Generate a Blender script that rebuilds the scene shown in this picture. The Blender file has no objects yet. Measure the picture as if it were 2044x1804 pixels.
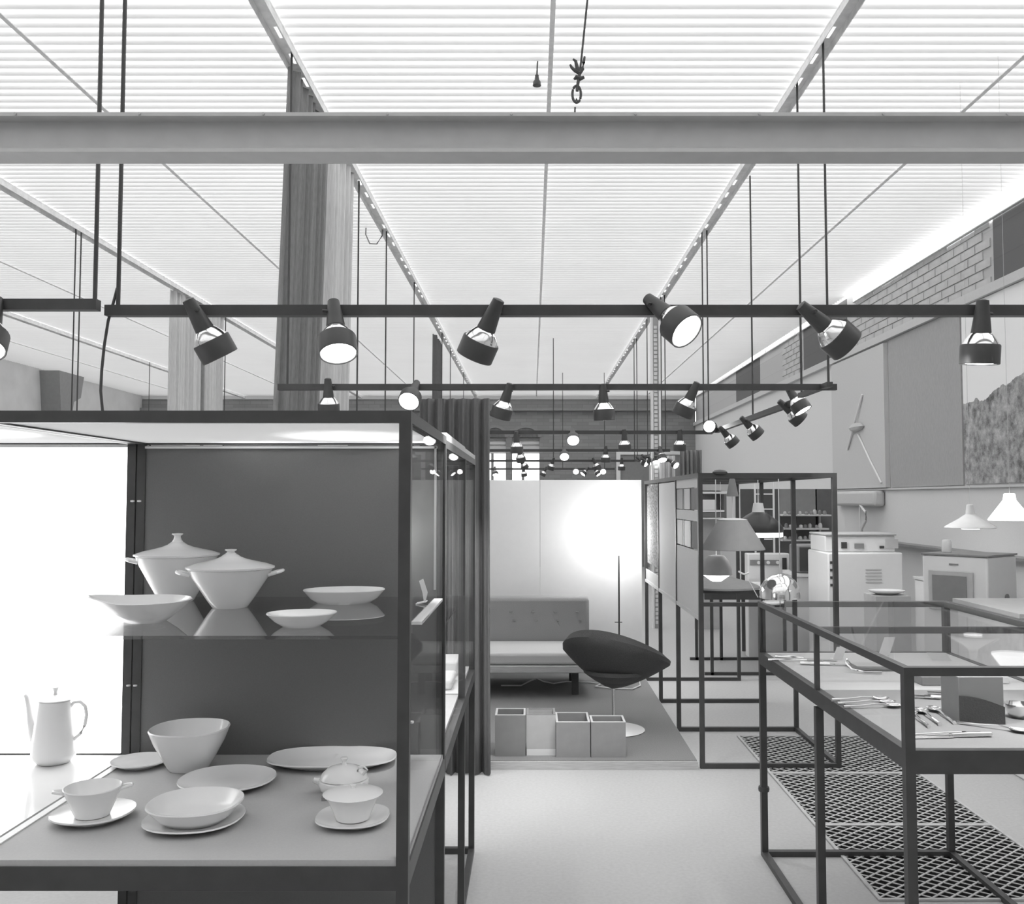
import bpy, math, random
from mathutils import Vector, Matrix
random.seed(7)
PI = math.pi
sc = bpy.context.scene
C = bpy.context.collection

# ------------------------------------------------------------------ camera, world, light, exposure
F_PX = 1850.0
PITCH = math.atan(93.0 / F_PX)
CAM_H = 1.5
cam_d = bpy.data.cameras.new('camera')
cam_d.sensor_fit = 'HORIZONTAL'
cam_d.sensor_width = 36.0
cam_d.lens = 36.0 * F_PX / 2044.0
cam_d.shift_x = -40.0 / 2044.0
cam_d.clip_start = 0.05
cam = bpy.data.objects.new('camera', cam_d)
C.objects.link(cam)
cam.location = (0, 0, CAM_H)
cam.rotation_euler = (PI / 2 + PITCH, 0, 0)
sc.camera = cam

world = bpy.data.worlds.new('overcast_sky')
world.use_nodes = True
world.node_tree.nodes['Background'].inputs[0].default_value = (1, 1, 1, 1)
world.node_tree.nodes['Background'].inputs[1].default_value = 2.1
sc.world = world

sc.view_settings.view_transform = 'Standard'
sc.view_settings.look = 'None'
sc.view_settings.gamma = 1.0
sc.view_settings.use_curve_mapping = False
sc.view_settings.exposure = 0.62
sc.cycles.use_denoising = True
sc.cycles.max_bounces = 12
sc.cycles.transparent_max_bounces = 24
sc.cycles.caustics_reflective = False
sc.cycles.caustics_refractive = False
sc.cycles.sample_clamp_indirect = 6.0
SPOT_W = 26.0            # watts of each track spotlight

# ------------------------------------------------------------------ materials
MATS = {}
def mat(name, v, rough=0.6, metal=0.0, var=0.05, scale=18.0, bump=0.0, spec=0.5, stretch=None):
    if name in MATS: return MATS[name]
    m = bpy.data.materials.new(name); m.use_nodes = True
    nt = m.node_tree; b = nt.nodes['Principled BSDF']
    b.inputs['Roughness'].default_value = rough
    b.inputs['Metallic'].default_value = metal
    b.inputs['Specular IOR Level'].default_value = spec
    tc = nt.nodes.new('ShaderNodeTexCoord')
    mp = nt.nodes.new('ShaderNodeMapping')
    if stretch: mp.inputs['Scale'].default_value = stretch
    nz = nt.nodes.new('ShaderNodeTexNoise')
    nz.inputs['Scale'].default_value = scale; nz.inputs['Detail'].default_value = 5
    rp = nt.nodes.new('ShaderNodeValToRGB')
    lo, hi = v * (1 - var), min(1.0, v * (1 + var))
    rp.color_ramp.elements[0].position = .3; rp.color_ramp.elements[1].position = .7
    rp.color_ramp.elements[0].color = (lo, lo, lo, 1); rp.color_ramp.elements[1].color = (hi, hi, hi, 1)
    nt.links.new(tc.outputs['Object'], mp.inputs['Vector'])
    nt.links.new(mp.outputs['Vector'], nz.inputs['Vector'])
    nt.links.new(nz.outputs['Fac'], rp.inputs['Fac'])
    nt.links.new(rp.outputs['Color'], b.inputs['Base Color'])
    if bump:
        bp = nt.nodes.new('ShaderNodeBump'); bp.inputs['Strength'].default_value = bump
        bp.inputs['Distance'].default_value = .01
        nt.links.new(nz.outputs['Fac'], bp.inputs['Height']); nt.links.new(bp.outputs['Normal'], b.inputs['Normal'])
    MATS[name] = m
    return m
def emis(name, strength, v=1.0):
    m = mat(name, v * .8, .5); b = m.node_tree.nodes['Principled BSDF']
    b.inputs['Emission Color'].default_value = (v, v, v, 1); b.inputs['Emission Strength'].default_value = strength
    return m
def glass(name, tint=.93, refl=1.0):
    m = bpy.data.materials.new(name); m.use_nodes = True
    nt = m.node_tree; nt.nodes.clear()
    out = nt.nodes.new('ShaderNodeOutputMaterial'); mx = nt.nodes.new('ShaderNodeMixShader')
    tr = nt.nodes.new('ShaderNodeBsdfTransparent'); tr.inputs[0].default_value = (tint, tint, tint, 1)
    gl = nt.nodes.new('ShaderNodeBsdfGlossy'); gl.inputs['Roughness'].default_value = .01
    fr = nt.nodes.new('ShaderNodeLayerWeight'); fr.inputs['Blend'].default_value = .5
    pw = nt.nodes.new('ShaderNodeMath'); pw.operation = 'POWER'; pw.inputs[1].default_value = 5.0
    mu = nt.nodes.new('ShaderNodeMath'); mu.operation = 'MULTIPLY_ADD'; mu.inputs[1].default_value = .9 * refl; mu.inputs[2].default_value = .04 * refl; mu.use_clamp = True
    nt.links.new(fr.outputs['Facing'], pw.inputs[0]); nt.links.new(pw.outputs[0], mu.inputs[0]); nt.links.new(mu.outputs[0], mx.inputs[0])
    nt.links.new(tr.outputs[0], mx.inputs[1]); nt.links.new(gl.outputs[0], mx.inputs[2])
    nt.links.new(mx.outputs[0], out.inputs[0])
    return m
def sheet_material(k=.5, name='translucent_corrugated_sheet'):
    m = bpy.data.materials.new(name); m.use_nodes = True
    nt = m.node_tree; nt.nodes.clear()
    out = nt.nodes.new('ShaderNodeOutputMaterial'); mx = nt.nodes.new('ShaderNodeMixShader'); mx.inputs[0].default_value = k
    tr = nt.nodes.new('ShaderNodeBsdfTranslucent'); df = nt.nodes.new('ShaderNodeBsdfDiffuse')
    tc = nt.nodes.new('ShaderNodeTexCoord'); nz = nt.nodes.new('ShaderNodeTexNoise'); nz.inputs['Scale'].default_value = 1.3
    rp = nt.nodes.new('ShaderNodeValToRGB')
    rp.color_ramp.elements[0].color = (.82, .82, .82, 1); rp.color_ramp.elements[1].color = (.92, .92, .92, 1)
    nt.links.new(tc.outputs['Object'], nz.inputs['Vector']); nt.links.new(nz.outputs['Fac'], rp.inputs['Fac'])
    nt.links.new(rp.outputs[0], tr.inputs[0]); df.inputs[0].default_value = (.55, .55, .55, 1)
    nt.links.new(df.outputs[0], mx.inputs[1]); nt.links.new(tr.outputs[0], mx.inputs[2]); nt.links.new(mx.outputs[0], out.inputs[0])
    return m
def brick_material(name, v, rot):
    m = bpy.data.materials.new(name); m.use_nodes = True
    nt = m.node_tree; b = nt.nodes['Principled BSDF']; b.inputs['Roughness'].default_value = .9
    tc = nt.nodes.new('ShaderNodeTexCoord'); mp = nt.nodes.new('ShaderNodeMapping'); mp.inputs['Rotation'].default_value = rot
    br = nt.nodes.new('ShaderNodeTexBrick'); br.inputs['Scale'].default_value = 1.0
    br.inputs['Brick Width'].default_value = .25; br.inputs['Row Height'].default_value = .078; br.inputs['Mortar Size'].default_value = .006
    br.inputs['Color1'].default_value = (v, v, v, 1); br.inputs['Color2'].default_value = (v * .8, v * .8, v * .8, 1)
    br.inputs['Mortar'].default_value = (v * .75, v * .75, v * .75, 1)
    nt.links.new(tc.outputs['Object'], mp.inputs['Vector']); nt.links.new(mp.outputs['Vector'], br.inputs['Vector'])
    nt.links.new(br.outputs['Color'], b.inputs['Base Color'])
    return m
def mural_material():
    m = bpy.data.materials.new('photo_mural_print'); m.use_nodes = True
    nt = m.node_tree; b = nt.nodes['Principled BSDF']; b.inputs['Roughness'].default_value = .6
    tc = nt.nodes.new('ShaderNodeTexCoord')
    n1 = nt.nodes.new('ShaderNodeTexNoise'); n1.inputs['Scale'].default_value = 9; n1.inputs['Detail'].default_value = 8; n1.inputs['Roughness'].default_value = .75
    r1 = nt.nodes.new('ShaderNodeValToRGB'); e = r1.color_ramp.elements
    e[0].position = .36; e[0].color = (.1, .1, .1, 1); e[1].position = .68; e[1].color = (.62, .62, .62, 1)
    nt.links.new(tc.outputs['Object'], n1.inputs['Vector']); nt.links.new(n1.outputs['Fac'], r1.inputs['Fac'])
    # printed tree line: bright sky over foliage, edge broken up by noise
    sx = nt.nodes.new('ShaderNodeSeparateXYZ'); nt.links.new(tc.outputs['Object'], sx.inputs[0])
    n2 = nt.nodes.new('ShaderNodeTexNoise'); n2.inputs['Scale'].default_value = 2.6; n2.inputs['Detail'].default_value = 6
    nt.links.new(tc.outputs['Object'], n2.inputs['Vector'])
    a = nt.nodes.new('ShaderNodeMath'); a.operation = 'MULTIPLY_ADD'; a.inputs[1].default_value = .35; nt.links.new(n2.outputs['Fac'], a.inputs[0]); nt.links.new(sx.outputs['Z'], a.inputs[2])
    y = nt.nodes.new('ShaderNodeMath'); y.operation = 'MULTIPLY_ADD'; y.inputs[1].default_value = .144; nt.links.new(sx.outputs['Y'], y.inputs[0]); nt.links.new(a.outputs[0], y.inputs[2])
    st = nt.nodes.new('ShaderNodeMath'); st.operation = 'GREATER_THAN'; st.inputs[1].default_value = .235; nt.links.new(y.outputs[0], st.inputs[0])
    mx = nt.nodes.new('ShaderNodeMix'); mx.data_type = 'RGBA'; mx.inputs['B'].default_value = (.9, .9, .9, 1)
    nt.links.new(st.outputs[0], mx.inputs['Factor']); nt.links.new(r1.outputs[0], mx.inputs['A'])
    nt.links.new(mx.outputs['Result'], b.inputs['Base Color'])
    return m

M_BLACK = mat('black_painted_steel', .055, .45, var=.12)
M_DARKP = mat('charcoal_panel', .17, .8, var=.04, scale=300)
M_FLOOR = mat('grey_linoleum', .45, .55, var=.06, scale=60)
M_WALL = mat('grey_painted_wall', .72, .8, var=.02, scale=90)
M_LIGHTW = mat('pale_painted_board', .6, .75, var=.02, scale=60)
M_WHITE = mat('white_board', .8, .5, var=.01)
M_SHELFG = mat('grey_shelf_cloth', .46, .75, var=.03, scale=220)
M_PORC = mat('white_porcelain', .88, .18, var=.01)
M_CARPET = mat('dark_grey_carpet', .22, .95, var=.12, scale=160, bump=.2)
M_WOOD = mat('pale_wood', .5, .5, var=.12, scale=14, stretch=(1, 12, 12))
M_CURT = mat('dark_wool_curtain', .13, .95, var=.12, scale=40, stretch=(8, 8, .6))
M_CURT2 = mat('mid_grey_curtain', .24, .95, var=.15, scale=40, stretch=(8, 8, .6))
M_SHEER = mat('pale_sheer_curtain', .6, .9, var=.12, scale=30, stretch=(9, 9, .4))
M_CHROME = mat('polished_chrome', .85, .12, 1.0, var=.02)
M_STEEL = mat('grey_painted_beam', .55, .55, var=.04)
M_ENAMEL = mat('white_enamel', .78, .25, var=.01)
M_GREYM = mat('mid_grey_paint', .25, .5, var=.05)
M_LGREY = mat('light_grey_paint', .5, .5, var=.04)
M_FABD = mat('charcoal_upholstery', .08, .95, var=.15, scale=200, bump=.2)
M_FABL = mat('grey_upholstery', .3, .95, var=.06, scale=200, bump=.15)
M_FABP = mat('pale_upholstery', .55, .9, var=.04, scale=150)
M_HOOK = mat('dull_iron', .09, .6, .3)
M_SILVER = mat('polished_silver', .9, .1, 1.0, var=.01)
M_ZINC = mat('galvanised_steel', .5, .45, .5, var=.12)
M_BATT = mat('pale_metal_batten', .9, .5, .0, var=.1)
M_PITSHADE = mat('pit_shade_black', .006, .95, spec=.1)
M_GRATE = mat('pale_grating_metal', .5, .6, .0, var=.1)
M_BRICK = mat('pale_brick', .52, .9, var=.1, scale=9)
M_MORTAR = mat('mortar', .3, .95)
M_BRDARK = brick_material('dark_brick_infill', .17, (PI / 2, 0, PI / 2))
M_BRBACK = brick_material('far_brick', .3, (PI / 2, 0, 0))
M_BRSIDE = brick_material('side_brick', .6, (PI / 2, 0, PI / 2))
M_SHEET = sheet_material()
M_SIDEGL = glass('side_glass', .985, .15)
M_OPALTOP = sheet_material(.75, 'opal_case_top')
M_GLASS = glass('clear_glass', .985, .3)
M_SHELFGL = glass('shelf_glass', .93, 1.6)
M_FACE = emis('lit_lamp_face', 9.0)
M_LBOX = emis('backlit_opal_glass', 2.2)
M_SHADE = emis('glowing_paper_shade', 6.0)
M_WALLGLOW = emis('lit_wall_glow', 6.0)  # emission for the brightly lit strip of wall under the ceiling edge
M_OPAL = emis('glowing_opal_glass', 1.6)
M_CARD = mat('white_card', .8, .7, var=.01)
M_MURAL = mural_material()
M_OVEN = mat('dark_oven_glass', .07, .15)
M_TEXT = mat('speckled_textile', .2, .9, var=.9, scale=60)

# ------------------------------------------------------------------ mesh helpers
def at(px, py, Y):
    """point of the place seen at a photo pixel, at its own distance Y from the camera plane"""
    u = (px - 1062.0) / F_PX; v = (902.0 - py) / F_PX
    c, s = math.cos(PITCH), math.sin(PITCH)
    k = Y / (c - v * s)
    return Vector((u * k, Y, CAM_H + (s + v * c) * k))
def onz(px, py, z):
    u = (px - 1062.0) / F_PX; v = (902.0 - py) / F_PX
    c, s = math.cos(PITCH), math.sin(PITCH)
    k = (z - CAM_H) / (s + v * c)
    return Vector((u * k, (c - v * s) * k, z))

def px_x(px, Y): return (px - 1062) * Y / F_PX

class MB:
    def __init__(s): s.v = []; s.f = []
    def add(s, vs, fs):
        o = len(s.v); s.v += [tuple(p) for p in vs]; s.f += [tuple(i + o for i in f) for f in fs]; return s
    def box(s, x0, x1, y0, y1, z0, z1):
        return s.add([(x0, y0, z0), (x1, y0, z0), (x1, y1, z0), (x0, y1, z0), (x0, y0, z1), (x1, y0, z1), (x1, y1, z1), (x0, y1, z1)],
                     [(0, 3, 2, 1), (4, 5, 6, 7), (0, 1, 5, 4), (1, 2, 6, 5), (2, 3, 7, 6), (3, 0, 4, 7)])
    def cyl(s, p0, p1, r0, r1=None, n=14):
        r1 = r0 if r1 is None else r1
        p0, p1 = Vector(p0), Vector(p1); d = (p1 - p0).normalized()
        a = d.orthogonal().normalized(); b = d.cross(a)
        vs = []
        for p, r in ((p0, r0), (p1, r1)):
            for i in range(n):
                t = 2 * PI * i / n; vs.append(p + a * (r * math.cos(t)) + b * (r * math.sin(t)))
        fs = [(i, (i + 1) % n, n + (i + 1) % n, n + i) for i in range(n)]
        fs += [tuple(reversed(range(n))), tuple(range(n, 2 * n))]
        return s.add(vs, fs)
    def lathe(s, prof, n=40, c=(0, 0, 0), sx=1, sy=1, shape=None, tilt=None):
        """prof: list of (r, z); shape(angle, r, z) -> (x, y, z)"""
        vs = []
        for r, z in prof:
            for i in range(n):
                t = 2 * PI * i / n
                if shape: x, y, zz = shape(t, r, z)
                else: x, y, zz = r * math.cos(t) * sx, r * math.sin(t) * sy, z
                vs.append((c[0] + x, c[1] + y, c[2] + zz))
        fs = []
        for k in range(len(prof) - 1):
            for i in range(n):
                j = (i + 1) % n
                fs.append((k * n + i, k * n + j, (k + 1) * n + j, (k + 1) * n + i))
        fs.append(tuple(reversed(range(n)))); m = (len(prof) - 1) * n; fs.append(tuple(range(m, m + n)))
        return s.add(vs, fs)
    def tube(s, pts, r, n=8):
        pts = [Vector(p) for p in pts]; vs = []; m = len(pts)
        rr = r if isinstance(r, (list, tuple)) else [r] * m
        up = Vector((0, 0, 1))
        for k, p in enumerate(pts):
            d = (pts[min(k + 1, m - 1)] - pts[max(k - 1, 0)]).normalized()
            a = d.cross(up if abs(d.z) < .95 else Vector((1, 0, 0))).normalized(); b = d.cross(a)
            for i in range(n):
                t = 2 * PI * i / n; vs.append(p + (a * math.cos(t) + b * math.sin(t)) * rr[k])
        fs = [(k * n + i, k * n + (i + 1) % n, (k + 1) * n + (i + 1) % n, (k + 1) * n + i) for k in range(m - 1) for i in range(n)]
        fs += [tuple(reversed(range(n))), tuple(range((m - 1) * n, m * n))]
        return s.add(vs, fs)
    def prism(s, poly, d0, d1, axis='y'):
        """extrude a 2-D polygon: axis y -> poly is (x, z); axis z -> (x, y); axis x -> (y, z)"""
        f = {'y': lambda p, d: (p[0], d, p[1]), 'z': lambda p, d: (p[0], p[1], d), 'x': lambda p, d: (d, p[0], p[1])}[axis]
        n = len(poly)
        return s.add([f(p, d0) for p in poly] + [f(p, d1) for p in poly],
                     [(i, (i + 1) % n, n + (i + 1) % n, n + i) for i in range(n)] + [tuple(reversed(range(n))), tuple(range(n, 2 * n))])
    def mesh(s, name, m):
        me = bpy.data.meshes.new(name); me.from_pydata(s.v, [], s.f); me.validate()
        import bmesh
        bm = bmesh.new(); bm.from_mesh(me); bmesh.ops.recalc_face_normals(bm, faces=bm.faces[:]); bm.to_mesh(me); bm.free()
        me.shade_smooth(); me.set_sharp_from_angle(angle=math.radians(38)); me.materials.append(m)
        return me
    def build(s, name, m, parent=None, world=False, bevel=0):
        """world=True: the vertices are world coordinates, the (unrotated) parent's origin is taken off"""
        if world and parent is not None:
            o = root_loc(parent); s.v = [(p[0] - o[0], p[1] - o[1], p[2] - o[2]) for p in s.v]
        ob = bpy.data.objects.new(name, s.mesh(name, m)); C.objects.link(ob)
        if parent is not None: ob.parent = parent
        if bevel:
            b = ob.modifiers.new('bevel', 'BEVEL'); b.width = bevel; b.segments = 2; b.limit_method = 'ANGLE'
        return ob
def root_loc(o):
    l = Vector((0, 0, 0))
    while o is not None: l += Vector(o.location); o = o.parent
    return l
def tag(o, label, cat, group=None):
    o['label'] = label; o['category'] = cat
    if group: o['group'] = group
    return o
def thing(name, label, cat, loc=(0, 0, 0), rotz=0, group=None):
    o = bpy.data.objects.new(name, None); C.objects.link(o); o.empty_display_size = .05
    o.location = loc; o.rotation_euler = (0, 0, rotz)
    return tag(o, label, cat, group)
def struct(o): o['kind'] = 'structure'; return o
def copy_tree(o, parent=None):
    c = o.copy(); C.objects.link(c); c.parent = parent
    for ch in list(o.children): copy_tree(ch, c)
    return c
def solo(mb, name, m, label, cat, loc=None, group=None, bevel=0):
    """a one-mesh thing; its world-coordinate vertices are re-centred on loc"""
    if loc is not None: mb.v = [(p[0] - loc[0], p[1] - loc[1], p[2] - loc[2]) for p in mb.v]
    o = mb.build(name, m, bevel=bevel)
    if loc is not None: o.location = loc
    return tag(o, label, cat, group)

# ------------------------------------------------------------------ the hall
CEIL = 3.8; XR = 3.62; XL = -8.66; YB = 20.5; YF = -2.5
struct(MB().box(XL - .2, XR + .2, YF, YB + .2, -.12, 0).build('floor', M_FLOOR))
# floor is solid under the grating; a near-black sheet on it stands for the shade below (see grating)

# ceiling: corrugated translucent sheets in strips, battens and lap strips between them
ceiling = struct(bpy.data.objects.new('ceiling', None)); C.objects.link(ceiling); ceiling.location = (0, 9, CEIL)
BATTS = [-6.4, -3.8, -1.233, 1.453]
SEAMS = [-7.55, -5.1, -2.5, .097, 2.53]
edges = sorted([XL] + BATTS + SEAMS + [3.54])
PITCHC = .085; RIB = .027
for a, b in zip(edges[:-1], edges[1:]):
    a2 = a + (.022 if a in BATTS else 0); b2 = b - (.022 if b in BATTS else 0)
    vs = []; y = YF
    while y < YB:
        for fr, dz in ((0, 0), (.74, 0), (.775, -RIB * .85), (.80, -RIB), (.88, -RIB), (.905, -RIB * .85), (.94, 0)):
            vs.append((y + fr * PITCHC, dz))
        y += PITCHC
    mb = MB(); n = len(vs)
    mb.add([(a2, p[0], CEIL + p[1]) for p in vs] + [(b2, p[0], CEIL + p[1]) for p in vs], [(i, i + 1, n + i + 1, n + i) for i in range(n - 1)])
    mb.build('corrugated_sheet', M_SHEET, ceiling, world=True)
for x in SEAMS:
    MB().box(x - .012, x + .012, YF, YB, CEIL - RIB - .006, CEIL - RIB - .001).build('lap_strip', M_BATT, ceiling, world=True)
for x in BATTS:
    mb = MB()
    for s in (-1, 1):
        mb.box(x + s * .008 if s > 0 else x - .038, x + .038 if s > 0 else x - .008, YF, YB, CEIL - RIB - .012, CEIL - RIB - .002)
        mb.box(x + s * .035 - .002, x + s * .035 + .002, YF, YB, CEIL - RIB - .05, CEIL - RIB - .012)
    y = YF
    k = 0
    while y < YB:
        w = .16 if k % 3 else .42
        mb.box(x - .008, x + .008, y, y + w, CEIL - RIB - .012, CEIL - RIB - .004); y += w + .11; k += 1
    mb.build('ceiling_batten', M_BATT, ceiling, world=True)

# right wall: lower smooth wall, ledge, brick band above it with dark infilled openings
wr = struct(MB().box(XR, XR + .2, YF, YB, 0, 3.18).build('wall_right', M_WALL))
up = MB().box(XR + .015, XR + .2, YF, YB, 3.18, 4.3).build('upper_wall', M_BRSIDE, wr)
struct(MB().box(XR - .05, XR + .02, YF, YB, 3.105, 3.18).build('trim_1', M_LIGHTW))
struct(MB().box(XR - .03, XR + .0, 5.5, YB, 1.588, 1.606).build('trim_2', M_LIGHTW))
DARK = [(5.4, 7.2), (10.6, 12.3), (14.7, 16.4)]
for y0, y1 in DARK:
    MB().box(XR + .008, XR + .02, y0, y1, 3.18, 3.80).build('infill_panel', M_BRDARK, wr)
bm_ = MB().box(0, .012, 0, .238, 0, .066).mesh('brick', M_BRICK)
for r in range(7):
    y = 7.0 - (.125 if r % 2 else 0)
    while y < 13.2:
        if not any(y + .238 > a and y < b for a, b in DARK):
            o = bpy.data.objects.new('brick', bm_); C.objects.link(o); o.parent = wr
            o.location = (XR + .004 + random.uniform(-.002, .002), y, 3.186 + r * .078)
        y += .25
wall_glow = thing('lit_wall_band', 'glowing white band standing in for the lit top of the brick wall under the ceiling edge', 'light', (XR - .02, 5.5, 3.74))  # emissive band stands in for the brightly lit wall top
MB().box(XR - .03, XR + .0, 1.5, 10.3, 3.690, 3.70).build('tray', M_LIGHTW, wall_glow, world=True)
for y in [1.55 + 1.25 * i for i in range(7)]:
    MB().box(XR - .022, XR - .002, y, y + 1.23, 3.703, 3.85).build('glow_panel', M_WALLGLOW, wall_glow, world=True)
pl = thing('dim_wall_band', 'pale band standing in for the dimmer lit wall top towards the far end', 'light', (XR - .02, 13.0, 3.74))  # pale colour stands in for weaker light on the wall top
for y in [11.0 + 1.6 * i for i in range(6)]:
    MB().box(XR - .022, XR - .002, y, y + 1.56, 3.74, 3.82).build('pale_band_section', M_ENAMEL, pl, world=True)

# back wall with arched windows; daylight shows through the panes
wb = struct(bpy.data.objects.new('wall_back', None)); C.objects.link(wb); wb.location = (0, YB, 0)
WINS = [(-1.68, -1.20), (-1.06, -.58), (-.44, .16)]
xs = [XL] + [v for w in WINS for v in w] + [XR]
for i in range(0, len(xs), 2):
    MB().box(xs[i], xs[i + 1], YB, YB + .25, 0, 4.3).build('pier', M_BRBACK, wb, world=True)
for k, (a, b) in enumerate(WINS):
    MB().box(a, b, YB, YB + .25, 0, 1.3).build('sill_wall', M_BRBACK, wb, world=True)
    MB().box(a, b, YB, YB + .25, 2.95, 4.3).build('lintel_wall', M_BRBACK, wb, world=True)
    w = struct(bpy.data.objects.new('window_%d' % (k + 1), None)); C.objects.link(w); w.location = ((a + b) / 2, YB + .1, 1.3)
    cx = (a + b) / 2; rw = (b - a) / 2
    pts = [(cx + (rw + .05) * math.cos(t), 2.86 + .27 * math.sin(t)) for t in [PI * i / 14 for i in range(15)]]
    pin = [(cx + (rw - .02) * math.cos(t), 2.86 + .21 * math.sin(t)) for t in [PI * i / 14 for i in range(14, -1, -1)]]
    MB().prism(pts + pin, YB - .03, YB + .02).build('arch', M_GREYM, w, world=True)
    MB().prism([(cx + (rw - .02) * math.cos(t), 2.86 + .21 * math.sin(t)) for t in [PI * i / 14 for i in range(15)]], YB - .012, YB + .01).build('arch_infill', M_BRDARK, w, world=True)
    for z0, z1, m in ((2.80, 2.86, M_GREYM), (2.70, 2.76, M_LIGHTW), (2.50, 2.66, M_LIGHTW)):
        MB().box(a, b, YB + .05, YB + .09, z0, z1).build('louvre', m, w, world=True)
    MB().box(a, b, YB + .09, YB + .10, 2.50, 2.95).build('upper_pane', M_LIGHTW, w, world=True)
    MB().box(cx - .09, cx - .03, YB + .04, YB + .1, 1.3, 2.5).build('mullion', M_GREYM, w, world=True)
    MB().box(a, b, YB + .06, YB + .066, 1.3, 2.5).build('pane', M_GLASS, w, world=True)
struct(MB().box(XL, XR, YB - .12, YB + .02, 3.44, 3.50).build('trim_3', M_GREYM))
struct(MB().box(XL, XR, YB - .02, YB + .02, 3.70, 3.80).build('trim_4', M_LIGHTW))
d1 = struct(bpy.data.objects.new('door_1', None)); C.objects.link(d1); d1.location = (2.1, YB - .02, 0)
MB().box(1.86, 1.95, YB - .06, YB - .005, 0, 2.55).build('door_frame', M_WHITE, d1, world=True)
MB().box(1.95, 3.3, YB - .06, YB - .005, 2.47, 2.55).build('door_frame', M_WHITE, d1, world=True)
MB().box(1.95, 3.3, YB - .03, YB - .005, 0, 2.47).build('door_leaf', M_GREYM, d1, world=True)
struct(MB().box(XL - .2, XR + .2, YF - .2, YF, 0, 4.3).build('wall_front', M_WALL))
# left wall with a corbel
wl = struct(MB().box(XL - .2, XL, YF, YB + .2, 0, 4.3).build('wall_left', mat('left_wall_plaster', .6, .85, var=.06, scale=3)))
MB().prism([(16.2, 3.75), (17.1, 3.75), (17.0, 3.35), (16.75, 3.25), (16.7, 3.05), (16.3, 3.02)], XL, XL + .35, 'x').build('corbel', M_GREYM, wl)

# ------------------------------------------------------------------ steel beam, hook and chain
BY = 2.2
zt = at(1062, 224, BY).z; zb = at(1062, 303, BY).z
beam = thing('steel_beam', 'grey steel I-beam spanning the hall above the light tracks', 'beam', (0, BY, zb))
MB().box(-2.6, 2.6, BY + .036, BY + .042, zb + .008, zt - .008).build('web', M_STEEL, beam, world=True)
MB().box(-2.6, 2.6, BY, BY + .08, zt - .009, zt).build('top_flange', M_STEEL, beam, world=True)
MB().box(-2.6, 2.6, BY, BY + .08, zb, zb + .009).build('bottom_flange', M_STEEL, beam, world=True)
for i in range(10):
    x = -1.25 + i * .3
    MB().cyl((x, BY - .004, zt - .0045), (x, BY + .002, zt - .0045), .0035, n=8).build('rivet', M_ZINC, beam, world=True)
hk = at(1148, 215, BY + .04)
hook = thing('hoist_hook', 'grey grapnel hook and chain link hung on a rope above the beam', 'hook', hk)
def hp(px, py): return at(px, py, BY + .04)
MB().tube([hp(1147, 232), hp(1148, 214)], .0022, 8).build('eye_bolt', M_HOOK, hook, world=True)
c1 = hp(1151, 188); ring = [(c1.x + .0105 * math.cos(t), c1.y, c1.z + .0215 * math.sin(t)) for t in [2 * PI * i / 24 for i in range(25)]]
MB().tube(ring, .0032, 8).build('chain_link', M_HOOK, hook, world=True)
MB().tube([hp(1148, 205), hp(1150, 197), hp(1154, 205)], .003, 8).build('shackle', M_HOOK, hook, world=True)
MB().tube([hp(1152, 182), hp(1153, 170), hp(1155, 158), hp(1157, 146)], .004, 8).build('shank', M_HOOK, hook, world=True)
MB().tube([hp(1146, 158), hp(1150, 154), hp(1158, 157), hp(1166, 154)], [.003, .006, .006, .004], 8).build('swivel', M_HOOK, hook, world=True)
for q in ([(1157, 146), (1148, 141), (1142, 136), (1138, 129)], [(1157, 146), (1152, 135), (1149, 122), (1144, 118)], [(1157, 146), (1163, 137), (1165, 125), (1167, 113)]):
    MB().tube([hp(*p) for p in q], [.005, .0048, .004, .0025], 8).build('prong', M_HOOK, hook, world=True)
MB().tube([hp(1157, 146), hp(1160, 122), hp(1172, 5), hp(1178, -60), at(1190, -260, BY + .04)], .0026, 8).build('rope', M_HOOK, hook, world=True)
sk = at(1074, 95, 4.72)
sock = thing('lamp_socket', 'small black lamp socket hanging on a short flex from the ceiling', 'socket', (sk.x, sk.y, CEIL - .17))
MB().tube([(sk.x, sk.y, CEIL), (sk.x - .004, sk.y, CEIL - .05), (sk.x - .006, sk.y, CEIL - .1)], .004, 8).build('flex', M_BLACK, sock, world=True)
MB().lathe([(.005, .06), (.01, .055), (.012, .03), (.02, .02), (.022, 0), (.012, -.002)], 16, (sk.x - .006, sk.y, CEIL - .155)).build('holder', M_BLACK, sock, world=True)

# ------------------------------------------------------------------ lighting tracks
def track(label, p0, p1, rods, w=.03, brackets=()):
    p0, p1 = Vector(p0), Vector(p1)
    t = thing('lighting_track', label, 'light track', (p0 + p1) / 2, group=None)
    alongx = abs(p1.x - p0.x) > abs(p1.y - p0.y)
    h = w / 2
    if alongx: MB().box(min(p0.x, p1.x), max(p0.x, p1.x), p0.y - h, p0.y + h, p0.z - h, p0.z + h).build('bar', M_BLACK, t, world=True)
    else: MB().box(p0.x - h, p0.x + h, min(p0.y, p1.y), max(p0.y, p1.y), p0.z - h, p0.z + h).build('bar', M_BLACK, t, world=True)
    for b in brackets: MB().box(*b).build('bracket', M_BLACK, t, world=True)
    for x, y in rods:
        MB().cyl((x, y, p0.z + h - .002), (x, y, CEIL - RIB - .01), .006, n=10).build('hanger_rod', M_BLACK, t, world=True)
    return t
TZ = 2.03
track('long black light track nearest the steel beam, with six spotlights', (-1.204, 2.6, TZ), (1.95, 2.6, TZ), [(-1.172, 2.6), (1.85, 2.6)])
track('short black light track end beside the hanging cable, with its own hanger rod', (-2.5, 2.52, TZ), (-1.19, 2.52, TZ), [(-1.2, 2.52), (-2.4, 2.52)])
T2 = 2.052
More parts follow.
